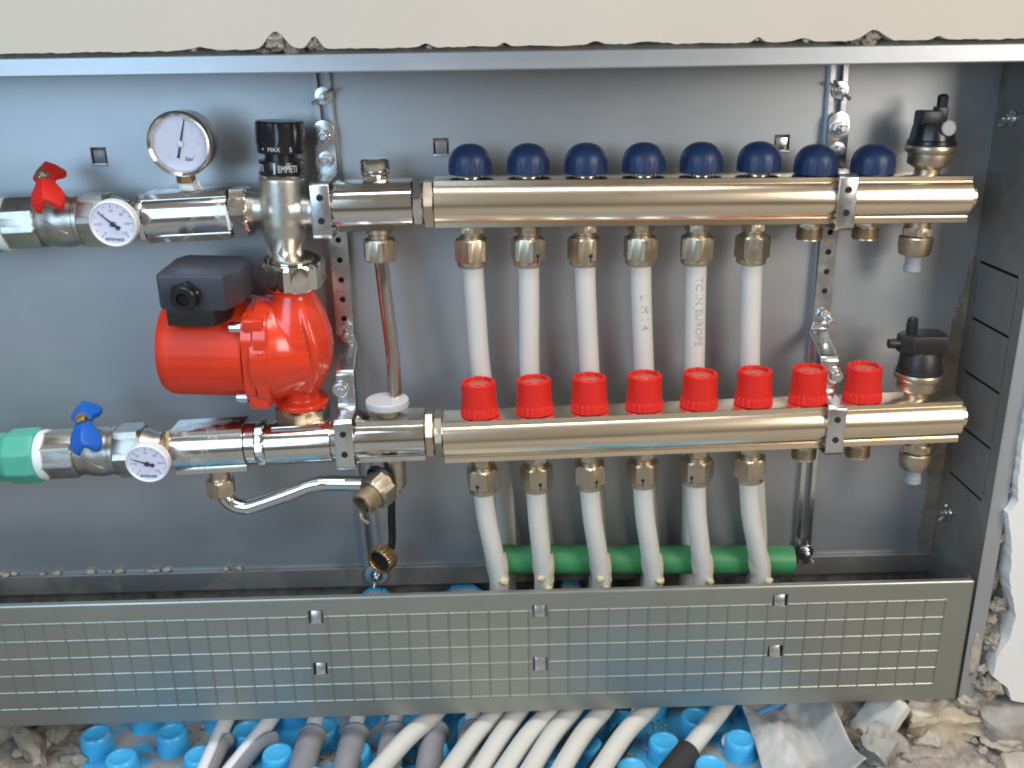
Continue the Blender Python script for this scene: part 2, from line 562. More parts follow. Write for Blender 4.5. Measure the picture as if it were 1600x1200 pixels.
# ------------------------------------------------------------------ the cabinet
XL, XR, ZT, ZB, YB = -1010, 33, 483, -110, 100
cab = thing('manifold_cabinet', 'galvanised steel recessed cabinet open at the front, set in the plastered wall', 'cabinet', (0, 0, 0))
back_holes = [(-777, -763, 407, 421), (-473, -459, 410, 424), (-166, -152, 408, 422)]
bm = new()
sheet(bm, XL, XR, -10, ZT + 12, YB, back_holes)
obj('back_panel', bm, 'galv', cab, solid=1.2, smooth=0)
for (a, b_, c_, d_) in back_holes:
    bm = new()
    box(bm, a + 2, b_ - 2, YB + 0.8, YB + 1.8, c_, d_ - 3, 0.2, Matrix.Translation((0, 0, 0)))
    obj('punched_tab', bm, 'zinc' if a > -200 else 'galv_dirty', cab)
    bm = new()
    box(bm, a, b_, YB - 1.6, YB - 0.8, c_ - 2.2, c_, 0.3)
    obj('tab_lip', bm, 'galv', cab)
    bm = new()
    box(bm, a - 2, b_ + 2, YB + 6, YB + 7, c_ - 2, d_ + 2)
    obj('hole_backing', bm, 'mortar', cab)
# top: inner top sheet and front flange with rolled lip
bm = new()
prism(bm, [(YB + 1, ZT + 14), (YB + 1, ZT + 12.8), (3, ZT + 12.8), (3, ZT + 2), (9, ZT + 1.2), (9, ZT), (0.5, ZT), (-0.5, ZT + 1), (-0.5, ZT + 13), (0.5, ZT + 14)], XL - 12, XR + 12, 'YZ')
obj('top_flange', bm, 'galv', cab)
# sill folded at the foot of the back sheet
bm = new()
prism(bm, [(YB + 1, -6), (YB - 5, -6), (YB - 6, -7), (YB - 6, -27), (YB - 4.8, -27), (YB - 4.8, -7.2), (YB + 1, -7.2)], XL, XR, 'YZ')
obj('sill_strip', bm, 'galv_dirty', cab)
# right side: sheet with five knock-out plates held in slits
zs = [305, 251, 198, 144, 91]
slits = []
for z in zs:
    slits.append((20, 88, z - 1.3, z + 1.3))
bm = new()
holes = []
for i in range(len(zs)):
    holes.append((20, 88, zs[i] - 1.4, zs[i] + 1.4))
    if i < len(zs) - 1:
        zc = (zs[i] + zs[i + 1]) / 2
        holes.append((18.6, 20, zs[i + 1] + 6, zs[i] - 4))
        holes.append((88, 89.4, zs[i + 1] + 14, zs[i] - 14))
sheet(bm, 0, YB, -130, ZT + 12, 0, holes)
for v in bm.verts:
    v.co = Vector((XR, v.co.x, v.co.z))
obj('side_panel', bm, 'galv_dirty', cab, solid=1.2, smooth=0)
bm = new()
box(bm, XR + 5, XR + 6, 0, YB, -130, ZT)
obj('slit_backing', bm, 'hole', cab)
bm = new()
prism(bm, [(XR - 3, 0.4), (XR - 3.4, -0.4), (XR - 2.6, -1.0), (XR + 11, -1.0), (XR + 12, -0.2), (XR + 12, 8), (XR + 10.8, 8), (XR + 10.8, 0.4)], ZB - 14, ZT - 0.5, 'XY')
obj('side_flange', bm, 'galv', cab)
bm = new()
sheet(bm, 0, YB, -130, ZT + 12, 0)
for v in bm.verts:
    v.co = Vector((XL, v.co.x, v.co.z))
obj('side_panel', bm, 'galv_dirty', cab, solid=1.2, smooth=0)
bm = new()
prism(bm, [(XL - 12, -1), (XL + 3, -1), (XL + 3, 0.4), (XL - 12, 0.4)], ZB - 14, ZT - 0.5, 'XY')
obj('side_flange', bm, 'galv', cab)
# smear of plaster left on the right flange; ragged brown strip along the rear corner
bm = rock(31, 1, (5.5, 0.9, 26), 3, 0.5)
o = obj('plaster_smear', bm, 'stone', cab, smooth=180)
o.location = Vector((XR + 5.5, -1.1, -62)) * S
o['label'] = 'dried beige plaster smear on the lower right flange'
bm = new()
for k in range(70):
    z0 = -14 + k * 4.6
    wd = (15 if k < 50 else max(2, 15 - (k - 50) * .7)) + ragged(z0, 5, 9)
    box(bm, XR - 1 - wd, XR - 0.8, YB - 1.6, YB - 0.8, z0, z0 + 4.6)
o = obj('brown_strip', bm, 'stripbrown', cab, smooth=0)
o['label'] = 'ragged brown strip running down the rear right corner'


def wing_screw(parent, loc, ang=0.4, r=4.5, direction=(0, -1, 0), name='wing_screw'):
    d = Vector(direction).normalized()
    q = d.to_track_quat('Z', 'Y').to_matrix()
    b_ = new()
    lathe(b_, [(r * 1.7, 0), (r * 1.7, 1), (r, 1.2), (r, 5), (r * 0.6, 5.2), (r * 0.6, 9), (r * .45, 9.6)], seg=16, mtx=q)
    for s in (-1, 1):
        dirx = Vector((math.cos(ang) * s, math.sin(ang) * s, 0))
        p = [Vector((0, 0, 3)) + dirx * 3, Vector((0, 0, 4.5)) + dirx * 7, Vector((0, 0, 7)) + dirx * 11]
        tube(b_, [q @ v for v in p], 1.5, 8, 4)
    o_ = obj(name, b_, 'zinc', parent)
    o_.location = Vector(loc) * S
    return o_


wing_screw(cab, (XR - 1, 73, 52), 1.2, 3.8, (-1, 0, 0))
wing_screw(cab, (XR - 1, 68, 435), 0.6, 3.8, (-1, 0, 0))


# mounting rails: folded C-channels on the back sheet, slot in the middle
def rail(x_top, x_bot, w=15.5, zt=ZT + 10, zb=-14, side=1):
    b_ = new()
    prof = [(-w / 2 - 1, YB - 1), (-w / 2, YB - 7), (-w / 2 + 4.2, YB - 7), (-w / 2 + 4.2, YB - 3), (-w / 2 + 3.2, YB - 3), (-w / 2 + 3.2, YB - 6), (-w / 2 + 1, YB - 6), (-w / 2 + 0.2, YB - 1)]
    for mir in (1, -1):
        top = [b_.verts.new((x_top + mir * p[0], p[1], zt)) for p in prof]
        bot = [b_.verts.new((x_bot + mir * p[0], p[1], zb)) for p in prof]
        k = len(prof)
        for i in range(k):
            j = (i + 1) % k
            b_.faces.new((top[i], top[j], bot[j], bot[i]))
        b_.faces.new(top)
        b_.faces.new(bot)
    return obj('mounting_rail', b_, 'zinc' if side > 0 else 'galv', cab)


rl = rail(-568, -552.5, side=-1)
rr_ = rail(-115, -105.5)
wing_screw(cab, (-566, YB - 8, 462), 0.6, 4.4)
wing_screw(cab, (-113.5, YB - 8, 460), -0.8, 4.4)
wing_screw(cab, (-104, YB - 10, 2), -0.9, 4.6)
bm = new()
lathe(bm, [(6.5, 0), (9.6, 0.4), (11.5, 1.5), (11.5, 2.6), (7, 3)], 'Y', (-549, YB - 12, -12), 28)
obj('washer_ring', bm, 'ringblue', cab)
wing_screw(cab, (-548, YB - 13, -11), 1.3, 3.6)

# ------------------------------------------------------------------ slotted front cover
G = 18.826
PX0, PX1, PZ0, PZ1 = -1004, 24, -112, 20
cover = thing('cover_plate', 'grey steel lower front cover plate embossed with a square grid', 'panel', (0, 0, 0))
cov_holes = [(-601.5, -587.5, -7, 7), (-601.5, -588, -64, -50.5), (-392, -378, -7, 6.5), (-392, -377.5, -66, -51), (-165.5, -151, -2, 11), (-166, -151, -58, -45)]
bm = new()
sheet(bm, PX0, PX1, PZ0, PZ1 - 2.5, -3.5, cov_holes)
obj('plate', bm, 'galv_cover', cover, solid=1.0, smooth=0)
bm = new()
prism(bm, [(-4.0, PZ1 - 2.5), (-3.9, PZ1 - 1.2), (-3.2, PZ1 - 0.3), (-2.2, PZ1), (1.5, PZ1), (1.5, PZ1 - 1), (-2.0, PZ1 - 1), (-3.0, PZ1 - 2.5)], PX0, PX1, 'YZ')
obj('rolled_edge', bm, 'galv_cover', cover)
bm = new()
prism(bm, [(-4.0, PZ0), (-3.9, PZ0 - 0.8), (-3, PZ0 - 1), (8, PZ0 - 1), (8, PZ0), (-3, PZ0)], PX0, PX1, 'YZ')
obj('lower_edge', bm, 'galv_cover', cover)
bm = new()
box(bm, PX1 - 0.6, PX1 + 0.6, -4.0, 10, PZ0, PZ1, 0.3)
obj('side_edge', bm, 'galv_cover', cover)


def ridge(p0, p1, horiz, w=1.0, h=1.15):
    b_ = new()
    if horiz:
        x0, x1, z = p0, p1[0], p1[1]
        P = [(z - w, -4.0), (z - w * 0.35, -4.0 - h), (z + w * 0.35, -4.0 - h), (z + w, -4.0)]
        a = [b_.verts.new((x0, q[1], q[0])) for q in P]
        c = [b_.verts.new((x1, q[1], q[0])) for q in P]
    else:
        x, z0, z1 = p0, p1[0], p1[1]
        P = [(x - w, -4.0), (x - w * 0.35, -4.0 - h), (x + w * 0.35, -4.0 - h), (x + w, -4.0)]
        a = [b_.verts.new((q[0], q[1], z0)) for q in P]
        c = [b_.verts.new((q[0], q[1], z1)) for q in P]
    for i in range(3):
        b_.faces.new((a[i], a[i + 1], c[i + 1], c[i]))
    b_.faces.new(a)
    b_.faces.new(c)
    return b_


base_v = obj('ridge', ridge(0, (-5 * G - 1.2, 1.2), False), 'galv_cover', cover)
for k in range(1, 53):
    dup(base_v, cover, (-k * G, 0, 0))
for j in range(6):
    z = -j * G
    cuts = sorted([(h[0] - 1, h[1] + 1) for h in cov_holes if h[2] < z < h[3]])
    a = -52.4 * G
    for c0, c1 in cuts + [(1.0, 2.0)]:
        # the pressed lines break at every crossing: one ridge for each run between openings
        obj('ridge', ridge(a, (c0, z), True, 1.0, 0.62), 'galv_cover', cover)
        a = c1
for h in cov_holes:
    bm = new()
    box(bm, h[0] + 2.4, h[1] - 2.4, -0.5, 0.5, 0, h[3] - h[2] - 2.5, 0.2, Matrix.Translation((0, -3.0, h[2])) @ Matrix.Rotation(-0.28, 4, 'X'))
    obj('bent_tab', bm, 'zinc', cover)


# ------------------------------------------------------------------ manifold bars
def bar_section(s=1.0):
    P = [(13.5, 20.5), (-13.5, 20.5), (-15.2, 19.8), (-15.2, 15.6), (-14.2, 15.0)]
    for k in range(1, 14):
        a = math.radians(133.5 + (226.5 - 133.5) * k / 14)
        P.append((20.8 * math.cos(a), 20.8 * math.sin(a)))
    P += [(-14.2, -15.0), (-15.2, -15.6), (-15.2, -19.8), (-13.5, -20.5), (13.5, -20.5)]
    for k in range(0, 15):
        a = math.radians(-46.5 + 93 * k / 14)
        P.append((20.8 * math.cos(a), 20.8 * math.sin(a)))
    return [(p[0] * s, p[1] * s) for p in P]


def comp_nut(phase, slot=None):
    """compression nut with neck above it: origin on the bar's underside, hanging down."""
    b_ = new()
    hexnut(b_, 15.6, -32, -11.5, 'Z', (0, 0, 0), phase, 1.6)
    lathe(b_, [(12.2, -36.5), (13.1, -35.6), (13.3, -33.5), (13.3, -31.5)], 'Z', seg=32)
    return b_


def neck_bm(phase):
    b_ = new()
    hexnut(b_, 11.6, -7, 0, 'Z', (0, 0, 0), phase + .3, 0.6)
    lathe(b_, [(9.6, -13), (10.2, -11.5), (10.2, -9.2), (9.2, -8.6), (9.2, -6.5)], 'Z', seg=28)
    return b_


def stub_bm():
    b_ = new()
    hexnut(b_, 12.4, -4, 0.3, 'Z', (0, 0, 0), 0.5, 0.5)
    P = [(7.6, -4), (7.6, -15.5)]
    prof = [(10.4, -3.8), (10.4, -5)]
    t = -5
    while t > -14.2:
        prof += [(11.4, t - 0.35), (10.6, t - 0.9)]
        t -= 1.1
    prof += [(10.8, -15.6), (8.2, -15.8), (8.0, -6)]
    lathe(b_, prof, 'Z', seg=36)
    return b_


def blue_dome_bm():
    b_ = new()
    prof = [(10, 0.6), (17.6, 0.0), (18.4, 0.6), (18.7, 2.0), (18.6, 9.0)]
    for k in range(1, 11):
        a = math.radians(90 * k / 10.0)
        prof.append((max(0.3, 18.4 * math.cos(a) ** 0.92 if k < 10 else 0.3), 10 + 15.5 * math.sin(a)))
    lathe(b_, prof, 'Z', seg=72, rfun=lambda a, t: 1 - (0.03 if (t < 10 and t > 0.7 and math.cos(a * 18) > 0.4) else 0.0))
    return b_


def red_knob_bm():
    b_ = new()
    prof = [(10, 0.5), (16.4, 0.0), (16.9, 0.4), (16.6, 3), (16.0, 7.5), (15.7, 8.5), (15.2, 30.5), (14.5, 31.3), (13.0, 31.3), (12.6, 29.8), (12.4, 26.2)]

    def rf(a, t):
        if t < 8 and t > 0.2:
            return 1.0 + (0.035 if math.cos(a * 20) > 0 else -0.01)
        return 1 + (0.008 if math.cos(a * 40) > 0 else 0)
    lathe(b_, prof, 'Z', seg=120, rfun=rf)
    return b_


def crenel_bm():
    b_ = new()
    for k in range(8):
        a = 2 * PI * k / 8
        m_ = Matrix.Rotation(a, 4, 'Z')
        box(b_, 11.6, 13.6, -2.4, 2.4, 26.4, 32.0, 0.4, m_)
    return b_


def vent_body_bm():
    b_ = new()
    prof = [(10.5, 0), (10.5, 4), (11.5, 5), (17.0, 8), (17.8, 9.5), (17.8, 17), (20.6, 19), (21.0, 20), (21.0, 23.5), (20.4, 24.4), (18, 24.6)]
    lathe(b_, prof, 'Z', seg=48)
    return b_


def drain_cock(parent, x, z):
    r_ = obj('drain_union', (lambda b_: (hexnut(b_, 13.2, -13, -5.5, 'Z', (0, 0, 0), .2, .5), lathe(b_, [(12.8, -30), (13.6, -29), (14.6, -22), (14.6, -15), (13.8, -14), (11, -13.4)], 'Z', seg=40), lathe(b_, [(10.5, -6), (10.5, 0.3)], 'Z', seg=28), b_)[-1])(new()), 'nut', parent)
    r_.location = Vector((x, 0, z)) * S
    b_ = new()
    lathe(b_, [(6.4, -46), (7.4, -45), (7.4, -40), (6.6, -39), (6.6, -35), (7.2, -34), (7.2, -29)], 'Z', seg=28)
    p_ = obj('hose_plug', b_, 'plug', parent)
    p_.location = Vector((x, 0, z)) * S


def manifold(loc, tilt, length, label, xs, upper):
    root = thing('manifold', label, 'manifold', loc, (0, tilt, 0))
    b_ = new()
    prism(b_, bar_section(), 0, length, 'YZ', 0.5)
    obj('bar', b_, 'bar', root, smooth=28)
    b_ = new()
    lathe(b_, [(17.5, length - 1), (17.5, length + 1.5), (16, length + 2.5), (12.8, length + 2.8), (12.8, length + 7), (11.8, length + 8)], 'X', seg=40)
    obj('end_plug', b_, 'bar', root)
    first = {}
    for i, x in enumerate(xs):
        if upper:
            if i == 0:
                c0 = first['cap'] = obj('dome_cap', blue_dome_bm(), 'bluecap', root)
                c0.location = Vector((x, 0, 23.5)) * S
            else:
                dup(first['cap'], root, (x, 0, 23.5 if i < 6 else 20.9), (random.uniform(-.03, .03), random.uniform(-.03, .03), random.uniform(0, 6)))
            if i == 0:
                b_ = new()
                lathe(b_, [(10.4, 0), (10.4, 3.8), (11.6, 4)], 'Z', seg=32)
                first['col'] = obj('cap_collar', b_, 'chrome', root)
                first['col'].location = Vector((x, 0, 20.2)) * S
            else:
                dup(first['col'], root, (x, 0, 20.2))
        else:
            rz = random.uniform(0, 6)
            if i == 0:
                kb = first['knob'] = obj('flow_knob', red_knob_bm(), 'redplastic', root, smooth=30)
                kb.location = Vector((x, 0, 21.0)) * S
                obj('crown', crenel_bm(), 'redplastic', kb)
                b_ = new()
                lathe(b_, [(12.5, 25.5), (12.5, 27.8), (11.8, 28.3), (0.5, 28.6)], 'Z', seg=32)
                obj('knob_disc', b_, 'redinner', kb)
            else:
                kb = dup(first['knob'], root, (x, 0, 21.0), (random.uniform(-.02, .02), random.uniform(-.02, .02), rz))
                for ch in first['knob'].children:
                    dup(ch, kb)
        if i < 6:
            ph = [0.35, 0.75, 0.1, 0.62, 0.45, 0.85][i] + (0 if upper else 0.37)
            nb = obj('compression_nut', comp_nut(ph), 'nut', root, smooth=25)
            nb.location = Vector((x, 0, -20.4)) * S
            obj('nut_neck', neck_bm(ph), 'nut', nb, smooth=25)
            holes_ = {1: -0.95, 2: -1.25} if upper else {0: -1.95, 1: -1.35, 2: -1.2, 3: -1.75, 4: -2.1}
            if i in holes_:
                a = holes_[i]
                b_ = new()
                m_ = Matrix.Translation((0, 0, -26)) @ Matrix.Rotation(a, 4, 'Z')
                rr = 15.6 * math.cos(PI / 6) / max(0.87, math.cos(((a - ph) % (PI / 3)) - PI / 6)) + 0.15
                lathe(b_, [(1.7, -0.3), (1.7, 0.2)], 'X', (rr, 0, 0), 14)
                box(b_, rr - .3, rr + 0.15, -0.45, 0.45, -6, -1)
                bmesh.ops.transform(b_, matrix=m_, verts=b_.verts)
                obj('sight_hole', b_, 'hole', nb)
        else:
            if 'stub' not in first:
                first['stub'] = obj('outlet_stub', stub_bm(), 'nut', root)
                first['stub'].location = Vector((x, 0, -20.4)) * S
            else:
                dup(first['stub'], root, (x, 0, -20.4))
    drain_cock(root, length - (36 if upper else 31), -20.4)
    return root


man_u = manifold((-471, 56, 374.0), 0.0085, 462, 'upper nickel-plated manifold bar carrying eight navy blue dome caps', [31 + 49.8 * i for i in range(8)], True)
man_l = manifold((-470, 33, 163.6), -0.0195, 470, 'lower nickel-plated manifold bar carrying eight red flow knobs', [33.5 + 50.0 * i for i in range(8)], False)


def pos_u(x):
    return (-471 + x, 56, 374.0 - 0.0085 * x)


def pos_l(x):
    return (-470 + x, 33, 163.6 + 0.0195 * x)


# ------------------------------------------------------------------ air vents
p = pos_u(428)
v1 = thing('air_vent', 'black-capped brass air vent standing on the right end of the upper manifold', 'air vent', (p[0], p[1], p[2] + 20.4), (0, 0.02, 0), 'air vents')
obj('vent_body', vent_body_bm(), 'nut', v1)
bm = new()
lathe(bm, [(18.5, 24.2), (20.2, 25), (20.0, 28), (18.6, 29), (17.0, 40), (15.5, 43), (9, 44.5), (0.5, 44.8)], 'Z', seg=40, rfun=lambda a, t: 1 - (0.05 if t > 30 and math.cos(a * 6) > .6 else 0))
cp1 = obj('vent_cap', bm, 'black', v1)
bm = new()
box(bm, -15, 3, -9, 9, 40, 53, 2.0)
box(bm, -1, 9, -5, 5, 44, 56, 1.2)
obj('cap_arm', bm, 'blackmatt', v1)
bm = new()
lathe(bm, [(4.6, 54), (4.8, 64), (4.2, 65.2), (2, 66.5)], 'Z', (4.5, 0, 0), 8)
obj('vent_screw', bm, 'blackmatt', v1)
bm = new()
lathe(bm, [(6.4, 0), (6.4, 2), (5.6, 2.4), (5.4, 1.9)], (0.12, -1, 0.15), (4.5, -17.0, 39.5), 28)
obj('release_disc', bm, 'plug', v1)

p = pos_l(432.5)
v2 = thing('air_vent', 'air vent with cranked black cap standing on the right end of the lower manifold', 'air vent', (p[0], p[1], p[2] + 20.4), (0, -0.01, 0), 'air vents')
obj('vent_body', vent_body_bm(), 'nut', v2)
bm = new()
lathe(bm, [(18.5, 24.2), (20.2, 25), (20.0, 27), (18.8, 27.6), (17.6, 42), (15.5, 45)], 'Z', seg=40)
obj('vent_cap', bm, 'blackmatt', v2)
bm = new()
prism(bm, [(-22, -5), (-14, -13), (16, -16), (19, -6), (19, 10), (4, 15), (-14, 11), (-22, 4)], 44, 61, 'XY', 1.5)
lathe(bm, [(4.2, -4), (4.5, 0), (4.5, 6), (3.8, 7)], 'X', (-27, -1, 52), 20)
obj('cap_arm', bm, 'blackmatt', v2)
bm = new()
lathe(bm, [(5.0, 60), (5.4, 68), (4.6, 74), (2.0, 76)], 'Z', (-11, 0, 0), 8)
obj('vent_screw', bm, 'blackmatt', v2)


# ------------------------------------------------------------------ mounting brackets
def bracket(label, xt, xu, xl, xm, zU, zL):
    """long perforated strap: plate on the rail, clamp over the upper bar, strip, cranked step, clamp over the lower bar."""
    root = thing('bracket', label, 'bracket', (0, 0, 0), group='manifold brackets')
    w = 8.2
    # plate on the rail, rounded top
    b_ = new()
    P = [(xt - w - 1, 395), (xt + w + 1, 395)]
    for k in range(0, 13):
        a = PI * k / 12
        P.append((xt + (w + 1) * math.cos(a), 433 + 9 * math.sin(a)))
    prism(b_, P, 88, 90.4, 'XZ', 0.4)
    obj('rail_plate', b_, 'zinc', root)
    for (zz, rr, ph) in ((428, 6.0, .3), (408, 5.0, .8)):
        b_ = new()
        lathe(b_, [(rr * 1.45, 0), (rr * 1.45, 1.2), (rr * 1.1, 1.4)], (0, -1, 0), (xt + 0.5, 88, zz), 24)
        hexnut(b_, rr, 1.2, 5.5, (0, -1, 0), (xt + 0.5, 88, zz), ph, .5)
        lathe(b_, [(rr * .5, 5.4), (rr * .5, 11), (rr * .4, 11.6)], (0, -1, 0), (xt + 0.5, 88, zz), 16)
        obj('bolt', b_, 'zinc', root)
    # cranked neck and strap over the bar
    holes_z = []
    for (nm, xa, x, yc, z, drop, up_) in (('upper', xt, xu, 56, zU, 24.6, 0), ('lower', xm, xl, 33, zL, 24.6, 1)):
        yf = yc - 23.4
        if up_ == 0:
            path = [(90, 402), (90, z + 24), (84, z + 22.6), (yf + 3, z + 22.6)]
        else:
            path = [(88, z + 79), (88, z + 72), (84, z + 70), (44, z + 58), (42, z + 55), (42, z + 27), (39, z + 22.8), (yf + 3, z + 22.6)]
        path += [(yf, z + 20), (yf, z - 21), (yf + 3, z - 24), (yc + 12, z - 24)]
        b_ = new()
        prev = None
        t = 1.1
        rows = []
        for k, (yy, zz) in enumerate(path):
            f = min(1.0, max(0.0, k / 3.0))
            xx = xa + (x - xa) * f
            rows.append((b_.verts.new((xx - w, yy, zz)), b_.verts.new((xx + w, yy, zz))))
        for k in range(len(rows) - 1):
            b_.faces.new((rows[k][0], rows[k][1], rows[k + 1][1], rows[k + 1][0]))
        obj('clamp_strap', b_, 'zinc', root, solid=2.2, smooth=20, mods=(('BEVEL', {'width': 0.0008, 'segments': 2, 'limit_method': 'ANGLE'}),))
        for dz in (10.5, -9):
            b_ = new()
            lathe(b_, [(2.9, 0), (2.9, 0.5)], (0, -1, 0), (x, yf - 1.1, z + dz), 18)
            obj('strap_hole', b_, 'hole', root)
        if up_:
            b_ = new()
            lathe(b_, [(7.6, 0), (7.6, 1.4), (6.2, 1.6)], (0, -1, 0), (xm, 40.6, z + 42), 24)
            hexnut(b_, 6.4, 1.5, 5.5, (0, -1, 0), (xm, 40.6, z + 42), .5, .6)
            lathe(b_, [(2.6, 5.4), (2.4, 6.6)], (0, -1, 0), (xm, 40.6, z + 42), 14)
            obj('bolt', b_, 'zinc', root)
            b_ = new()
            hexnut(b_, 5.2, 0, 6, (0, -1, 0.1), (xm + 1, 87, z + 86), .2, .6)
            lathe(b_, [(3, 6), (3, 15), (2.4, 15.6)], (0.15, -1, -.25), (xm + 1, 87, z + 86), 14)
            obj('bolt', b_, 'zinc', root)
    # perforated strip between the two clamps
    b_ = new()
    hs = []
    zc = zU - 36
    while zc > zL + 92:
        hs.append((xm - 2.6, xm + 2.6, zc - 2.6, zc + 2.6))
        zc -= 18.5
    sheet(b_, xm - w, xm + w, zL + 76, zU - 10, 89.5)
    obj('perforated_strip', b_, 'zinc', root, solid=1.8, smooth=0)
    b_ = new()
    for h in hs:
        lathe(b_, [(2.7, 0), (2.7, 0.25)], (0, -1, 0), ((h[0] + h[1]) / 2, 88.6, (h[2] + h[3]) / 2), 16)
    obj('strip_holes', b_, 'hole', root)
    return root


bracket('zinc-plated bracket strap clamping both bars beside the red pump', -567.5, -566, -558, -562, 372.3, 167.5)
bracket('zinc-plated bracket strap clamping both bars between the seventh and eighth caps', -112.5, -119.5, -117, -111, 371, 170.6)


# ------------------------------------------------------------------ upper left train
def zu(x):
    return 374 + (x + 480) * 0.034


def zl(x):
    return 166.5 + (x + 500) * 0.034


TU = -0.034       # both left-hand trains climb slightly to the right


def ball_valve(root, hx, m='chrome_dirty'):
    """local x axis along the pipe; origin mid body."""
    b_ = new()
    hexnut(b_, 23.2, -47, -18, 'X', (0, 0, 0), 0.2, 1.4, seg=8)
    obj('inlet_collar', b_, 'cast', root, smooth=25)
    b_ = new()
    lathe(b_, [(19.5, -19), (20, -17), (20.8, -14), (20.8, -10), (22, -7), (22.6, 0), (22.2, 7), (21.3, 10), (21.3, 13), (22.2, 14), (22.2, 17.5), (20, 18)], 'X', seg=48)
    # parting line cast round the body
    tube(b_, [(-12, -21.4, 6), (-6, -22.4, 2.5), (2, -22.6, -3.5), (9, -21.2, -8)], 0.8, 8, 5)
    obj('valve_body', b_, 'cast', root)
    b_ = new()
    hexnut(b_, 25.2, 17, 42, 'X', (0, 0, 0), 0.5, 2.2)
    obj('union_nut', b_, 'cast', root, smooth=25)
    b_ = new()
    lathe(b_, [(20, 41), (19, 46), (15.5, 52), (14.5, 58)], 'X', seg=40)
    obj('outlet_taper', b_, 'cast', root)


def butterfly(parent, m, lean=0.53):
    """wing handle on a stem leaning towards the camera."""
    rot = Matrix.Rotation(lean, 4, 'X')
    b_ = new()
    lathe(b_, [(9.2, 16), (9.2, 25), (7, 26.5), (6, 40)], 'Z', seg=24)
    bmesh.ops.transform(b_, matrix=rot, verts=b_.verts)
    obj('stem', b_, 'cast', parent)
    b_ = new()
    tw = Matrix.Rotation(0.22, 4, 'Z')

    def wing(sgn, ang):
        sec = []
        for (l, hw, dr, th, zz) in ((1, 7.5, 2.0, 7, 34), (7, 9.0, 4.5, 6.5, 35.5), (13, 13.0, 9.0, 6, 36), (21, 14.6, 12.0, 5.5, 35.5), (28, 12.5, 12.5, 5, 33.5), (31, 9.0, 11.0, 4.5, 31)):
            y = -sgn * l
            P_ = [(0, zz), (hw * .55, zz - dr * .42), (hw, zz - dr), (hw - 1.5, zz - dr - th), (hw * .45, zz - dr * .5 - th), (0, zz - th * 1.1), (-hw * .45, zz - dr * .5 - th), (-hw + 1.5, zz - dr - th), (-hw, zz - dr), (-hw * .55, zz - dr * .42)]
            sec.append([b_.verts.new((q[0], y, q[1])) for q in P_])
        for i in range(len(sec) - 1):
            for k in range(10):
                k2 = (k + 1) % 10
                b_.faces.new((sec[i][k], sec[i][k2], sec[i + 1][k2], sec[i + 1][k]))
        b_.faces.new(sec[0])
        b_.faces.new(sec[-1])
    wing(1, 0)
    wing(-1, 0)
    bmesh.ops.transform(b_, matrix=rot @ Matrix.Translation((0, 0, 14)) @ tw @ Matrix.Diagonal((0.96, 0.84, 0.96, 1)), verts=b_.verts)
    obj('wing_handle', b_, m, parent, smooth=18, mods=(('BEVEL', {'width': 0.0009, 'segments': 2, 'limit_method': 'ANGLE'}),))
    b_ = new()
    hexnut(b_, 5.2, 45, 51, 'Z', (0, 0, 0), .3, .5)
    lathe(b_, [(2.6, 51), (2.4, 53.5)], 'Z', seg=14)
    bmesh.ops.transform(b_, matrix=rot, verts=b_.verts)
    obj('handle_nut', b_, 'brass' if m == 'bluehandle' else 'nut', parent)


bv1 = thing('ball_valve', 'upper ball valve with red wing handle', 'ball valve', (-790, 56, zu(-790)), (0, TU, 0), 'ball valves')
ball_valve(bv1, 0)
butterfly(bv1, 'redplastic')
bv2 = thing('ball_valve', 'lower ball valve with blue wing handle', 'ball valve', (-783, 33, zl(-783)), (0, TU, 0), 'ball valves')
ball_valve(bv2, 0)
butterfly(bv2, 'bluehandle')


def green_fitting(loc, label):
    root = thing('pipe_fitting', label, 'pipe fitting', loc, (0, TU, 0), 'green pipe fittings')
    b_ = new()
    lathe(b_, [(22.2, -90), (22.4, -34), (25.4, -30), (25.8, -8), (25.0, -4), (21.5, -2.5)], 'X', seg=8, phase=PI / 8)
    b2 = new()
    lathe(b2, [(19.8, -120), (19.8, -20)], 'X', seg=40)
    obj('socket', b_, 'greenfit', root, smooth=20, mods=(('BEVEL', {'width': 0.0015, 'segments': 3, 'limit_method': 'ANGLE'}),))
    obj('pipe_end', b2, 'greenfit', root)
    b_ = new()
    lathe(b_, [(20.5, -4), (22.6, -3), (23.2, 0), (22.8, 4.5), (20.5, 5.5)], 'X', seg=40)
    obj('seal_tape', b_, 'tape', root)
    return root


green_fitting((-841.5, 56, zu(-841.5)), 'sea green fitting wrapped in white tape beside the red-handled valve')
green_fitting((-832, 33, zl(-832)), 'sea green fitting wrapped in white tape beside the blue-handled valve')


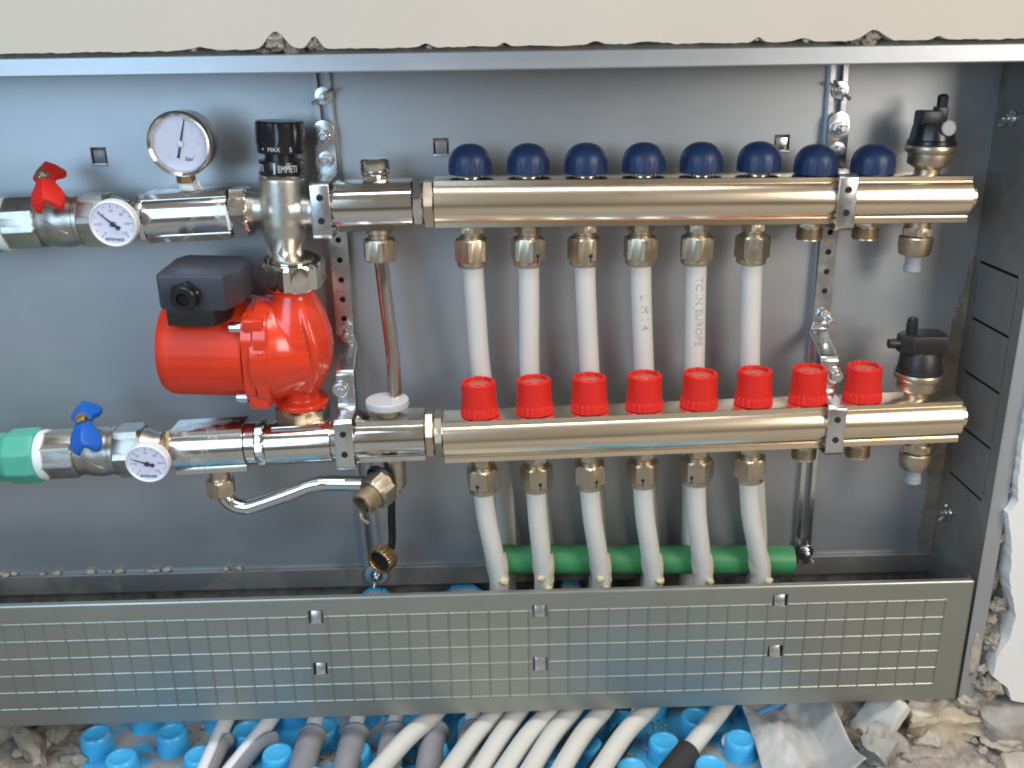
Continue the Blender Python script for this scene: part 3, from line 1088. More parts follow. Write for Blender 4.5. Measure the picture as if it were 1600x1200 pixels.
def thermometer(loc, label, ang, r):
    root = thing('thermometer', label, 'thermometer', loc, (0.10, 0, 0), 'dial thermometers')
    b_ = new()
    lathe(b_, [(r * 0.9, 9), (r, 8), (r, 1.2), (r * 0.985, 0), (r * 0.93, -0.8), (r * 0.90, 0.2), (r * .88, 1.4), (r * .5, 1.5)], 'Y', seg=64)
    obj('case', b_, 'white', root)
    b_ = new()
    lathe(b_, [(r * 0.89, 0), (r * 0.89, 0.4)], 'Y', (0, 1.0, 0), 56)
    dl = obj('dial', b_, 'dial', root)
    b_ = new()
    lathe(b_, [(8, 8), (8, 14), (5.5, 14.5), (5.5, 34)], 'Y', seg=24)
    obj('pocket_stem', b_, 'cast', root)
    # ticks and figures
    b_ = new()
    for k in range(13):
        a = math.radians(225 - 270 * k / 12)
        l0, l1 = (0.80, 0.68) if k % 2 == 0 else (0.80, 0.75)
        m_ = Matrix.Rotation(-(a), 4, 'Y')
        if k % 2 == 0 or True:
            box(b_, r * l1, r * l0, 0.75, 0.95, -0.22, 0.22, 0, m_)
    obj('scale_marks', b_, 'ink', root)
    for k, s_ in enumerate(('0', '20', '40', '60', '80', '100', '120')):
        a = math.radians(225 - 270 * k / 6)
        t_ = text_bm(s_, r * 0.17)
        bmesh.ops.transform(t_, matrix=Matrix.Translation((r * 0.56 * math.cos(a), 0.8, r * 0.56 * math.sin(a))) @ Matrix.Rotation(PI / 2, 4, 'X'), verts=t_.verts)
        obj('figure', t_, 'inkpale', root, smooth=0)
    t_ = text_bm('emmeti', r * 0.26, extrude=0.15)
    bmesh.ops.transform(t_, matrix=Matrix.Rotation(0.08, 4, 'Y') @ Matrix.Translation((0, 0.8, -r * 0.66)) @ Matrix.Rotation(PI / 2, 4, 'X'), verts=t_.verts)
    obj('lettering', t_, 'inkblue', root, smooth=0)
    b_ = new()
    m_ = Matrix.Rotation(-ang, 4, 'Y')
    prism(b_, [(0, -0.8), (r * .74, -0.22), (r * .74, 0.22), (0, 0.8), (-r * .12, 0.8), (-r * .28, 2.2), (-r * .33, 1.2), (-r * .33, -1.2), (-r * .28, -2.2), (-r * .12, -0.8)], -0.3, 0.1, 'XZ')
    lathe(b_, [(2.2, 0), (2.2, 1.2), (1.6, 1.6)], (0, -1, 0), (0, 0.1, 0), 20)
    bmesh.ops.transform(b_, matrix=m_, verts=b_.verts)
    obj('pointer', b_, 'ink', root)
    return root


thermometer((-734.5, 16, 366.5), 'white dial thermometer on the red-handled valve line', math.radians(137), 19.6)
thermometer((-728, -6, 160.5), 'white dial thermometer on the blue-handled valve line', math.radians(160), 18.8)


# check valve blocks
def flat_block(root, x0, x1, m='chrome_dirty', s=1.0):
    b_ = new()
    prism(b_, bar_section(s), x0, x1, 'YZ', 0.6)
    return obj('block', b_, m, root, smooth=28)


cb = thing('check_valve', 'smeared chrome check valve block under the pressure gauge', 'valve block', (-680, 56, zu(-680)), (0, TU, 0))
flat_block(cb, -37, 34, 'chrome_dirty', 1.02)
bm = new()
hexnut(bm, 22.5, -44, -37.4, 'X', (0, 0, 0), .35, 1.2)
obj('end_nut', bm, 'chrome_dirty', cb, smooth=25)
bm = new()
lathe(bm, [(13, -56), (13, -44)], 'X', seg=32)
obj('nipple', bm, 'brass', cb)
bm = new()
hexnut(bm, 23.5, 35, 50, 'X', (0, 0, 0), .5, 1.4)
obj('end_nut', bm, 'chrome', cb, smooth=25)
bm = new()
tube(bm, [(34, -21, 4), (35, -21.5, -4), (34.6, -19, -12)], 1.4, 8, 5)
tube(bm, [(33.4, -20.5, 9), (34.6, -21.6, 2), (34, -20, -9)], 1.1, 8, 5)
obj('thread_sealant', bm, 'tape', cb)

cl_ = thing('check_valve', 'smeared chrome check valve block above the curved bypass pipe', 'valve block', (-680, 33, zl(-680)), (0, TU, 0))
flat_block(cl_, -33, 31, 'chrome_dirty', 1.04)
bm = new()
hexnut(bm, 20, -40, -33.4, 'X', (0, 0, 0), .35, 1.2)
lathe(bm, [(13, -50), (13.5, -39)], 'X', seg=32)
obj('end_nut', bm, 'brass', cl_, smooth=25)
bm = new()
lathe(bm, [(18.5, 31.2), (19.5, 32), (19.5, 40), (18.5, 40.6)], 'X', seg=40)
obj('seal_ring', bm, 'chrome', cl_)
bm = new()
hexnut(bm, 22.2, 40.8, 49, 'X', (0, 0, 0), .5, 1.2)
obj('end_nut', bm, 'chrome', cl_, smooth=25)

# pump tail piece (plain tube under the pump) and joining blocks
tt = thing('pump_tailpiece', 'plain chrome tube section under the red pump', 'pipe section', (-600, 33, zl(-600)), (0, TU, 0))
bm = new()
lathe(bm, [(18, -31), (19.4, -30), (19.4, 28), (18, 29), (17.5, 40), (17.5, 48)], 'X', (0, 0, -1.6), 56)
obj('tube', bm, 'chrome', tt)
bm = new()
box(bm, -24, 20, -11, 13, 12, 18.6, 1.0)
obj('saddle', bm, 'chrome', tt)

ub = thing('connector_block', 'chrome connector block left of the upper manifold bar', 'pipe connector', (-523, 56, zu(-523)), (0, -0.01, 0))
flat_block(ub, -33, 33, 'chrome', 1.0)
bm = new()
lathe(bm, [(16.5, -50), (16.5, -42), (18.5, -41), (18.5, -33.4)], 'X', seg=40)
obj('collar', bm, 'chrome', ub)
bm = new()
hexnut(bm, 22.2, 33.4, 42, 'X', (0, 0, 0), .22, 1.0)
obj('joint_nut', bm, 'chrome', ub, smooth=25)
bm = new()
hexnut(bm, 22.4, 42.4, 51.6, 'X', (0, 0, 0), .5, 1.0)
obj('joint_nut', bm, 'nut', ub, smooth=25)

lb = thing('connector_block', 'chrome connector block left of the lower manifold bar', 'pipe connector', (-520, 33, zl(-520) + 0.8), (0, -0.015, 0))
flat_block(lb, -33, 33, 'chrome', 1.0)
bm = new()
lathe(bm, [(18, -46), (18, -33.4)], 'X', seg=40)
obj('collar', bm, 'chrome', lb)
for k in range(2):
    bm = new()
    hexnut(bm, 22.2, 33.4 + 8.4 * k, 41.4 + 8.2 * k, 'X', (0, 0, 0), .3 + .25 * k, 1.0)
    obj('joint_nut', bm, 'nut', lb, smooth=25)

# fill plug on the upper block
pl = thing('knurled_plug', 'small dark chrome plug on top of the upper connector block', 'plug', (-521, 56, zu(-521) + 20.5))
bm = new()
hexnut(bm, 11.5, 0, 5, 'Z', (0, 0, 0), .4, .5)
obj('plug_neck', bm, 'chrome', pl, smooth=25)
bm = new()
lathe(bm, [(12.2, 5.2), (12.8, 6), (12.8, 8), (12.0, 8.6), (12.4, 9.2), (12.6, 18), (11.6, 19), (1, 19.2)], 'Z', seg=60)
obj('plug_head', bm, 'chrome', pl)

# ------------------------------------------------------------------ pressure gauge
pg = thing('pressure_gauge', 'round chrome-rimmed pressure gauge with white dial', 'gauge', (-676, 30, 428.5), (0.04, 0, 0))
R_ = 26.3
bm = new()
lathe(bm, [(R_ * .9, 24), (R_ * .97, 22), (R_ * .97, 4), (R_, 2.5), (R_ * 1.01, 0), (R_ * .985, -2.2), (R_ * .94, -3.2), (R_ * .88, -2.0), (R_ * .84, 1.6), (R_ * .82, 3.5)], 'Y', seg=72)
obj('rim', bm, 'chrome', pg)
bm = new()
lathe(bm, [(R_ * .84, 0), (R_ * .84, 0.5)], 'Y', (0, 2.6, 0), 64)
obj('dial', bm, 'dial', pg)
bm = new()
for k in range(31):
    a = math.radians(225 - 270 * k / 30)
    m_ = Matrix.Rotation(-a, 4, 'Y')
    box(bm, R_ * (.68 if k % 5 == 0 else .73), R_ * .78, 2.3, 2.5, -0.16, 0.16, 0, m_)
obj('scale_marks', bm, 'inkfaint', pg)
for k in range(7):
    a = math.radians(225 - 270 * k / 6)
    t_ = text_bm(str(k), R_ * 0.16)
    bmesh.ops.transform(t_, matrix=Matrix.Translation((R_ * .56 * math.cos(a), 2.4, R_ * .56 * math.sin(a))) @ Matrix.Rotation(PI / 2, 4, 'X'), verts=t_.verts)
    obj('figure', t_, 'inkfaint', pg, smooth=0)
t_ = text_bm('bar', R_ * 0.2)
bmesh.ops.transform(t_, matrix=Matrix.Translation((R_ * .22, 2.4, -R_ * .47)) @ Matrix.Rotation(PI / 2, 4, 'X'), verts=t_.verts)
obj('lettering', t_, 'ink', pg, smooth=0)
bm = new()
prism(bm, [(-7, -.8), (0, -.9), (R_ * .78, -.3), (R_ * .78, .3), (0, .9), (-7, .8), (-12, 1.1), (-12, -1.1)], 1.6, 2.0, 'XZ')
bmesh.ops.transform(bm, matrix=Matrix.Rotation(-math.radians(74), 4, 'Y'), verts=bm.verts)
obj('pointer', bm, 'ink', pg)
bm = new()
lathe(bm, [(2.6, 0), (2.6, 1.6), (1.8, 2.2)], (0, -1, 0), (0, 2.2, 0), 20)
obj('pointer_hub', bm, 'white', pg)
bm = new()
lathe(bm, [(R_ * .88, 0), (R_ * .88, 0.6)], 'Y', (0, -1.2, 0), 56)
obj('glass', bm, 'glass', pg)
bm = new()
hexnut(bm, 7.8, -33, -26, 'Z', (-3, 14, 0), .3, .5)
lathe(bm, [(6.2, -27), (6.2, -20)], 'Z', (-3, 14, 0), 20)
obj('stem', bm, 'brass', pg)
bm = new()
lathe(bm, [(8.5, -40), (9.2, -38), (8.2, -35.5), (9.0, -34), (6, -32.5)], 'Z', (-3, 18, 0), 20, rfun=lambda a, t: 1 + .08 * math.sin(a * 3 + t))
tube(bm, [(4, 11, -33), (8, 8, -31), (10, 7, -35), (11, 8, -38)], 0.8, 6, 4)
obj('seal_tape', bm, 'tape', pg)

# ------------------------------------------------------------------ mixing valve
mx = thing('mixing_valve', 'thermostatic mixing valve with black cap lettered in white', 'mixing valve', (-602, 56, zu(-602)), (-0.0, 0.045, 0))
bm = new()
lathe(bm, [(14, -43), (14.5, -40), (16, -32), (18.5, -22), (19.6, -12), (19.8, 0), (19.8, 27), (18, 28.2)], 'Z', seg=56)
lathe(bm, [(15.5, -30), (13.6, -24), (14.2, -17), (19, -8), (19, 8), (14.2, 17), (13.6, 24), (15.5, 30)], 'X', seg=40)
bmesh.ops.transform(bm, matrix=Matrix.Identity(4), verts=bm.verts)
obj('body', bm, 'castlight', mx, smooth=60, mods=(('REMESH', {'mode': 'VOXEL', 'voxel_size': 0.0009, 'use_smooth_shade': True}), ('SMOOTH', {'factor': 0.5, 'iterations': 8})))
bm = new()
hexnut(bm, 17.2, -38, -26, 'Z', (0, 0, 0), PI / 6 + .05, .8)
obj('wrench_flats', bm, 'castlight', mx, smooth=25)
bm = new()
lathe(bm, [(17.5, 27), (19.4, 27.5), (19.6, 30), (18.5, 30.6)], 'Z', seg=48)
obj('chrome_ring', bm, 'chrome', mx)
bm = new()
lathe(bm, [(18.6, 30.4), (18.8, 31), (18.8, 41.5), (18.2, 42.4), (13.8, 42.6), (13.6, 49), (12, 49.4)], 'Z', seg=56)
collar = obj('cap_collar', bm, 'black', mx)
bm = new()
lathe(bm, [(14, 47.6), (19.0, 48), (19.6, 49), (19.6, 55), (20.2, 56), (20.2, 73), (19.0, 74.4), (1, 74.6)], 'Z', seg=96, rfun=lambda a, t: 1 - (0.045 if t > 55 and math.cos(a * 8) > 0.55 else 0))
cap = obj('cap', bm, 'black', mx)
for txt, a0 in (('EMMETI', -PI / 2 + .48), ('EMMETI', -PI / 2 - 1.15)):
    t_ = text_bm(txt, 8.0, extrude=0.12)
    for v in t_.verts:
        v.co.x *= 0.62
    wrap_z(t_, 18.9, a0, 36)
    obj('lettering', t_, 'inkwhite', collar, smooth=0)
t_ = text_bm('I', 13, extrude=0.12)
wrap_z(t_, 18.9, -PI / 2 - .12, 36)
obj('index_mark', t_, 'inkwhite', collar, smooth=0)
for txt, a0, s_ in (('MAX', -PI / 2 - .10, 5), ('5', -PI / 2 + .62, 5.4), ('\u2022', -PI / 2 - .62, 6)):
    t_ = text_bm(txt, s_, extrude=0.12)
    wrap_z(t_, 19.75, a0, 52)
    obj('lettering', t_, 'inkwhite', cap, smooth=0)
bm = new()
lathe(bm, [(16.5, -46), (17.5, -45), (17.5, -42), (15, -41)], 'Z', seg=40)
obj('lower_collar', bm, 'chrome', mx)

# ------------------------------------------------------------------ circulation pump
pump = thing('circulation_pump', 'bright red circulation pump with black terminal box', 'pump', (-598, 45, 250), (0.11, 0.04, 0))
bm = new()
hexnut(bm, 28.6, 57, 80, 'Z', (0, 2, 0), .42, 2.4)
lathe(bm, [(17, 79), (20, 80.5), (20, 83), (17, 84)], 'Z', (0, 2, 0), 40)
obj('union_nut', bm, 'chrome', pump, smooth=25)
bm = new()
hexnut(bm, 25.5, -76, -57.5, 'Z', (0, 0, 0), .42, 1.2)
obj('union_nut', bm, 'nut', pump, smooth=25)
bm = new()
lathe(bm, [(16, 60), (16.4, 52), (19, 46), (25, 32), (30, 14), (31, 0), (29, -16), (23, -32), (16.5, -42), (15.2, -48), (15.4, -54)], 'Z', seg=48, rfun=lambda a, t: 1 + 0.12 * abs(math.sin(a)))
lathe(bm, [(24.5, -57), (24.5, -51.5), (16, -49)], 'Z', seg=40)
lathe(bm, [(46, -34), (46, -18), (43, -10), (38, 0), (33, 14), (24, 25), (10, 30)], 'X', (0, 0, -3), 56)
tube(bm, [(8, -14, 46), (14, -24, 30), (20, -30, 8), (18, -27, -14), (10, -20, -34)], 5, 10, 6)
obj('volute', bm, 'redpaint', pump, smooth=60, mods=(('REMESH', {'mode': 'VOXEL', 'voxel_size': 0.0012, 'use_smooth_shade': True}), ('SMOOTH', {'factor': 0.5, 'iterations': 10})))


def rsq(R0, c, n=10):
    P = []
    for (sx_, sz_) in ((1, 1), (-1, 1), (-1, -1), (1, -1)):
        a0 = {(1, 1): 0, (-1, 1): 90, (-1, -1): 180, (1, -1): 270}[(sx_, sz_)]
        for k in range(n + 1):
            a = math.radians(a0 + 90 * k / n)
            P.append((sx_ * (R0 - c) + c * math.cos(a), sz_ * (R0 - c) + c * math.sin(a)))
    return P


bm = new()
P = [(p_[0], p_[1] - 3) for p_ in rsq(43, 24)]
prism(bm, P, -29.5, -19, 'YZ', 1.5)
obj('pump_flange', bm, 'redpaint', pump)
bm = new()
P = [(p_[0], p_[1] - 3) for p_ in rsq(42, 24)]
prism(bm, P, -40, -31, 'YZ', 1.5)
obj('motor_flange', bm, 'redpaint', pump)
mo = new()
lathe(mo, [(4, -118), (31, -117), (38.5, -114.5), (41.5, -110), (42.3, -104), (42.6, -60), (42.6, -42), (43.4, -41)], 'X', (0, 0, -3), 96, rfun=lambda a, t: 1 - (0.012 if (t > -110 and t < -45 and abs(math.sin(a * 14)) > 0.93 and -0.9 < math.cos(a + PI * .5 + .25) and math.sin(a + .2) < -.86) else 0))
obj('motor_housing', mo, 'redmatte', pump)
for yy, zz in ((-33, 30), (-33, -36), (33, 30), (33, -36)):
    bm = new()
    lathe(bm, [(2, -50), (4.6, -49.6), (4.8, -49), (4.8, -40)], 'X', (0, yy, zz), 20)
    obj('flange_screw', bm, 'zinc', pump)
for zz in (33, -39):
    bm = new()
    box(bm, -38, -21, -39, -24, zz - 6, zz + 6, 2)
    obj('screw_boss', bm, 'redpaint', pump)
# cast ribs suggesting the raised maker's mark on the volute
bm = new()
for k, (zz, yy) in enumerate(((8, -43.5), (2, -43.8), (-5, -44), (-11, -43.6), (-17, -43))):
    tube(bm, [(-27, yy, zz), (-24, yy - .5, zz + 3 - (k % 2) * 5), (-20.5, yy, zz + 1)], 0.9, 6, 4)
obj('raised_casting_mark', bm, 'redpaint', pump)
# terminal box on top of the motor
tb = obj('terminal_box', (lambda b_: (prism(b_, [(-101, -42), (-49, -42), (-38, -22), (-36, 6), (-44, 14), (-92, 14), (-100, 4), (-104, -38)], 48, 79, 'XY', 2.2), b_)[-1])(new()), 'charcoal', pump)
bm = new()
prism(bm, [(-99, -40), (-60, -40), (-50, -20), (-50, 24), (-99, 24)], 33, 49, 'XY', 1.5)
obj('box_base', bm, 'blackmatt', tb)
bm = new()
hexnut(bm, 13.2, 0, 7, (0, -1, 0), (-80, -41.5, 62), .3, 1.0)
lathe(bm, [(10.4, 6.5), (10.6, 11), (9.6, 12), (5.6, 12), (5.2, 4)], (0, -1, 0), (-80, -41.5, 62), 28)
obj('cable_gland', bm, 'black', tb, smooth=30)
bm = new()
lathe(bm, [(5.4, 0), (5.4, 0.4)], (0, -1, 0), (-80, -48.2, 62), 20)
obj('gland_opening', bm, 'hole', tb)

# ------------------------------------------------------------------ bypass, drain, small fittings
by = thing('balance_pipe', 'thin chrome vertical pipe between the two connector blocks', 'pipe', (0, 0, 0))
bm = new()
tube(bm, [(-521, 55, 330), (-519, 54, 300), (-516, 50, 262), (-514, 46, 232), (-513.5, 41, 204), (-515, 39, 192)], 6.2, 20, 8)
obj('tube', bm, 'chrome', by)
bm = new()
hexnut(bm, 15.6, 324, 343, 'Z', (-521, 55.5, 0), .75, 1.6)
lathe(bm, [(11, 342), (9.5, 344), (9.5, 347), (11, 348), (11, 354)], 'Z', (-521, 55.5, 0), 28)
obj('union_nut', bm, 'nut', by, smooth=25)
dc = thing('flat_disc_cap', 'flat pale grey disc cap below the thin chrome pipe', 'cap', (-520, 33, 186.6))
bm = new()
lathe(bm, [(17, 8), (19.2, 8.6), (19.6, 10), (19.4, 14.4), (18.6, 15.2), (0.5, 15.4)], 'Z', seg=48)
obj('disc', bm, 'disc', dc)
bm = new()
hexnut(bm, 9.5, 0, 7.9, 'Z', (0, 0, 0), .2, .5)
obj('stem', bm, 'nut', dc, smooth=25)

bp_ = thing('bypass_pipe', 'bent chrome bypass pipe under the lower check valve block', 'pipe', (0, 0, 0))
bm = new()
tube(bm, [(-678, 30, 128), (-676, 29, 114), (-669, 28, 104), (-656, 27, 100), (-642, 27, 103.5), (-612, 27, 114), (-598, 27, 119.5), (-588, 27, 122), (-575, 27, 122.5), (-553, 25, 122.5), (-540, 24, 123)], 7.0, 20, 8)
obj('tube', bm, 'chrome', bp_)
bm = new()
hexnut(bm, 13.8, 113, 129, 'Z', (-677.5, 29.5, 0), .65, 1.6)
lathe(bm, [(10, 128.5), (9, 130), (9, 141)], 'Z', (-677.5, 30, 0), 28)
obj('union_nut', bm, 'nut', bp_, smooth=25)

dv = thing('drain_valve', 'drain valve with rust-stained open spout under the lower connector block', 'drain valve', (-517, 33, 146.5))
bm = new()
lathe(bm, [(4.2, -39), (4.4, -33), (9.6, -31), (10.4, -28), (10.4, -4), (12, -3), (12, 0.2)], 'Z', seg=32)
obj('valve_body', bm, 'nut', dv)
dd = Vector((-0.60, -0.74, -0.30)).normalized()
bm = new()
lathe(bm, [(5.6, 6), (5.6, 26)], dd, (0, 0, -20), 24)
obj('side_arm', bm, 'nut', dv)
bm = new()
hexnut(bm, 17.2, 20, 37, dd, (4, 0, -16), .3, 2.0)
obj('spout_nut', bm, 'nut', dv, smooth=25)
bm = new()
prof = [(11.5, 36.5), (12.2, 37.2)]
t = 38.5
while t < 49:
    prof += [(12.4, t), (11.5, t + 0.8)]
    t += 1.6
prof += [(11.8, 51.5), (9.2, 52), (8.8, 42), (1, 41.5)]
lathe(bm, [(r_ * .95, t_) for r_, t_ in prof], dd, (4, 0, -16), 40)
obj('threaded_spout', bm, 'rusty', dv)
bm = new()
lathe(bm, [(8.4, 0), (8.4, .4)], dd, Vector((4, 0, -16)) + dd * 42.6, 24)
obj('spout_bore', bm, 'hole', dv)
bm = new()
tube(bm, [Vector((4, 0, -16)) + dd * 51 + Vector((-2, 0, -8)), Vector((4, 0, -16)) + dd * 52 + Vector((0, -1, -13)), Vector((4, 0, -16)) + dd * 51 + Vector((4, 0, -18))], 1.8, 8, 4)
obj('hemp_strand', bm, 'rusty', dv)
# strap and knurled cap hanging from the spout
sc = thing('strap_cap', 'knurled brass cap hanging open on a black strap', 'cap', (-536, 55, 27))
bm = new()
lathe(bm, [(15.4, -2.5), (16.6, -1), (16.6, 2.5), (15.4, 3.5), (14, 0)], dd, (8, -31, 98), 32)
obj('strap_ring', bm, 'blackmatt', sc)
bm = new()
pts = spline([(13, -20, 84), (13, -10, 70), (11, -2, 45), (10, 2, 22), (8, 4, 8)], 6)
prev = None
for p_ in pts:
    row = (bm.verts.new(p_ + Vector((-3.6, 0, 0))), bm.verts.new(p_ + Vector((3.6, 0, 0))))
    if prev:
        bm.faces.new((prev[0], prev[1], row[1], row[0]))
    prev = row
obj('strap', bm, 'blackmatt', sc, solid=2.4, smooth=60)
dcap = Vector((-0.50, -0.84, -0.10)).normalized()
bm = new()
lathe(bm, [(1, -6.5), (11.6, -6.5), (13.2, -5.5), (13.8, -4), (13.8, 6.5), (13.0, 7.6), (11.2, 7.6), (10.8, 6.5), (10.6, -3), (1, -3.4)], dcap, (0, 0, 0), 88, rfun=lambda a, t: 1 - (0.055 if (-5 < t < 6.6 and math.cos(a * 22) > 0.35) else 0))
kc = obj('knurled_cap', bm, 'brass', sc, smooth=30)
bm = new()
lathe(bm, [(10.4, 0), (10.4, .4)], dcap, dcap * 1.5, 28)
obj('cap_seal', bm, 'hole', kc)

# ------------------------------------------------------------------ white pipes
gp = thing('spacer_pipe', 'short length of green plastic pipe the white pipes are tied to', 'pipe', (0, 0, 0))
bm = new()
lathe(bm, [(11, 0), (14.2, 0), (14.2, 297), (11, 297), (10.6, 290)], (297, 0, -9.0), (-424, 64, 17.5), 40)
obj('tube', bm, 'green', gp)

ordinal = ['first', 'second', 'third', 'fourth', 'fifth', 'sixth']
UX = [pos_u(31 + 49.8 * i) for i in range(6)]
LX = [pos_l(33.5 + 50 * i) for i in range(6)]
u_low = [(-434, -413.5), (-389.5, -375), (-333.5, -320), (-282.5, -266), (-235.5, -226), (-183, -156)]   # X at Z=205, X at Z=10
uend = {1: (-382, -352), 5: (-150, -226)}
for i in range(6):
    x, y, z = UX[i]
    a, b_ = u_low[i]
    pts = [(x, 56, z - 50), (x * .75 + a * .25, 57, z - 90), (a, 63, 205), (((a + b_) / 2 + (6 if i == 0 else 0)), 74, 108), (b_, 84, 12), (b_ - 1, 84, -40)]
    if i in (1, 5):
        pts += ([(-377, 78, -75), (-382, 66, -108), (-390, 46, -126), (-428, -20, -135), (-470, -110, -138), (-520, -200, -142)] if i == 1 else [(-160, 78, -75), (-172, 60, -118), (-188, 40, -140), (-236, -14, -152), (-275, -60, -158)])
    else:
        pts += [(b_ + 1, 88, -90), (b_ + 2, 96, -140), (b_ + 2, 104, -176)]
    t = thing('heating_pipe', 'milky white pipe hanging from the %s nut of the upper manifold' % ordinal[i], 'pipe', (0, 0, 0), group='pipes of the upper manifold')
    bm = new()
    path = tube(bm, pts, 9.2, 24, 8)
    obj('tube', bm, 'pex', t)
    if i == 5:
        bm = new()
        tube(bm, [(-241, -20, -152.6), (-275, -60, -158), (-300, -90, -160)], 12.5, 24, 6)
        obj('sleeve', bm, 'darksleeve', t)
    txts = {1: ('O 17x2 :', 215), 3: ('L  M 1 4', 290), 4: ('TC IN EUROPE', 305)}
    if i in txts:
        s_, z0 = txts[i]
        b2 = text_bm(s_, 9.5 if i > 2 else 7, 'LEFT', 0.05)
        zmid = 0
        for v in b2.verts:
            zz = z0 - v.co.x * 1.05
            # pipe centre at this height
            k = min(range(len(path) - 1), key=lambda q: abs(path[q].z - zz))
            pa, pb = path[k], path[k + 1]
            f = 0 if abs(pb.z - pa.z) < 1e-6 else (zz - pa.z) / (pb.z - pa.z)
            c = pa.lerp(pb, max(-1, min(1.5, f)))
            ang = -PI / 2 + 0.12 + v.co.y / 9.5
            rr = 9.48 + max(0, v.co.z)
            v.co = Vector((c.x + rr * math.cos(ang), c.y + rr * math.sin(ang), zz))
        obj('print', b2, 'pipeink', t, smooth=0)

lbot = [-422.5, -378.5, -321.5, -270.5, -221.5, -164]
# where each front pipe passes under the cover (X at about Z=-125) and where it lies further out
lsweep = [(-467, -521), (-407, -455), (-350, -402), (-328, -378), (-296, -348), (-247, -307)]
for i in range(6):
    x, y, z = LX[i]
    b_ = lbot[i]
    e0, e1 = lsweep[i]
    pts = [(x, 33, z - 50), (x * .72 + b_ * .28, 36, 75), (x * .30 + b_ * .70, 40, 36), (b_, 43, 0), (b_ * .88 + e0 * .12, 45, -45), (b_ * .45 + e0 * .55, 53, -90), (e0, 52, -120), (e0 * .55 + e1 * .45, 20, -132), (e1, -20, -135), (e1 * 1.9 - e0 * .9, -110, -138), (e1 * 2.9 - e0 * 1.9, -210, -142)]
    t = thing('heating_pipe', 'milky white pipe hanging from the %s nut of the lower manifold' % ordinal[i], 'pipe', (0, 0, 0), group='pipes of the lower manifold')
    bm = new()
    tube(bm, pts, 9.3, 24, 9)
    obj('tube', bm, 'pex', t)
    # cream tie round this pipe and the green spacer pipe
    bm = new()
    zc = 17.5 - 9.0 * (b_ + 424) / 297.0
    lean_ = (x - b_) / (z - 50.0)
    tube(bm, [(b_ + lean_ * (zc + dz_) + 1.2, 43 - lean_ * 4, zc + dz_) for dz_ in (19, 13, 6, 0, -6, -12)], 10, 20, 3, cap=False,
         rad=lambda f: 9.5 + 1.3 * math.sin(min(1, f * 1.25) * PI) ** 0.8)
    o_tie = obj('tie', bm, 'tie', t)
    bm = rock(60 + i, 1, (5.0, 3.6, 4.4), 2, 0.6)
    bmesh.ops.translate(bm, vec=(b_ + (5.0, -3.0, -2.5, 5.0, 4.5, 5.5)[i], 33.0, zc - 7 + (0, 3, 3, 0, 0, 0)[i]), verts=bm.verts)
    if i in (1, 2):
        b2 = rock(80 + i, 1, (4.2, 3.4, 4.2), 2, 0.5)
        bmesh.ops.translate(b2, vec=(b_ + 3.5, 32, zc - 14), verts=b2.verts)
        me_ = bpy.data.meshes.new('knot')
        b2.to_mesh(me_)
        b2.free()
        bm.from_mesh(me_)
        bpy.data.meshes.remove(me_)
    obj('tie_knot', bm, 'knot', o_tie, smooth=180)

# ------------------------------------------------------------------ floor: insulation board with studs, sleeved pipes
brd = thing('insulation_board', 'dusty bright blue studded insulation board on the floor', 'insulation board', (0, 0, 0))
bm = new()
nx, ny = 150, 60
x0, x1, y0, y1 = -862, -96, -170, 104
g = [[bm.verts.new((x0 + (x1 - x0) * i / nx, y0 + (y1 - y0) * j / ny, -172 + 1.2 * noise.noise(Vector((i * .2, j * .2, 0))))) for j in range(ny + 1)] for i in range(nx + 1)]
for i in range(nx):
    for j in range(ny):
        bm.faces.new((g[i][j], g[i + 1][j], g[i + 1][j + 1], g[i][j + 1]))
obj('sheet', bm, 'board', brd, smooth=180)
bm = new()
lathe(bm, [(17.5, 0), (16.2, 2), (15.6, 14), (15.0, 18), (13.4, 20), (11.2, 20.2), (9.8, 19.2), (9, 18.8), (0.5, 18.6)], 'Z', seg=28)
stud0 = None
for row in range(-5, 4):
    yy = 31 + row * 35.5
    xx = -760 - 76 * 2 + (38 if row % 2 else 0) - 0
    while xx < -118:
        if xx > -850 and yy < 98 and not (xx > -165 and yy < 50):
            if stud0 is None:
                stud0 = obj('stud', bm, 'stud', brd)
                stud0.location = Vector((xx, yy, -172)) * S
            else:
                dup(stud0, brd, (xx, yy, -172), (0, 0, random.uniform(0, 6)))
        xx += 76.5
# loose crumbs of mortar on the board
bm = new()
rnd = random.Random(3)
for k in range(700):
    cx, cy_ = rnd.uniform(-850, -110), rnd.uniform(-60, 95)
    if noise.noise(Vector((cx * .015, cy_ * .015, 2))) < -0.05:
        continue
    s_ = rnd.uniform(0.8, 3.2) * (2.0 if rnd.random() > .93 else 1)
    m_ = Matrix.Translation((cx, cy_, -171 + s_ * .4)) @ Matrix.Rotation(rnd.uniform(0, 6), 4, 'Z') @ Matrix.Rotation(rnd.uniform(-.6, .6), 4, 'X') @ Matrix.Diagonal((s_, s_ * rnd.uniform(.6, 1), s_ * rnd.uniform(.4, .8), 1))
    bmesh.ops.create_icosphere(bm, subdivisions=1, radius=1, matrix=m_)
for v in bm.verts:
    v.co += Vector((noise.noise(v.co * .9), noise.noise(v.co * .9 + Vector((9, 0, 0))), 0)) * 0.5
o = obj('mortar_crumbs', bm, 'earth', smooth=0, kind='stuff')
tag(o, 'grey mortar crumbs scattered over the blue board', 'rubble')

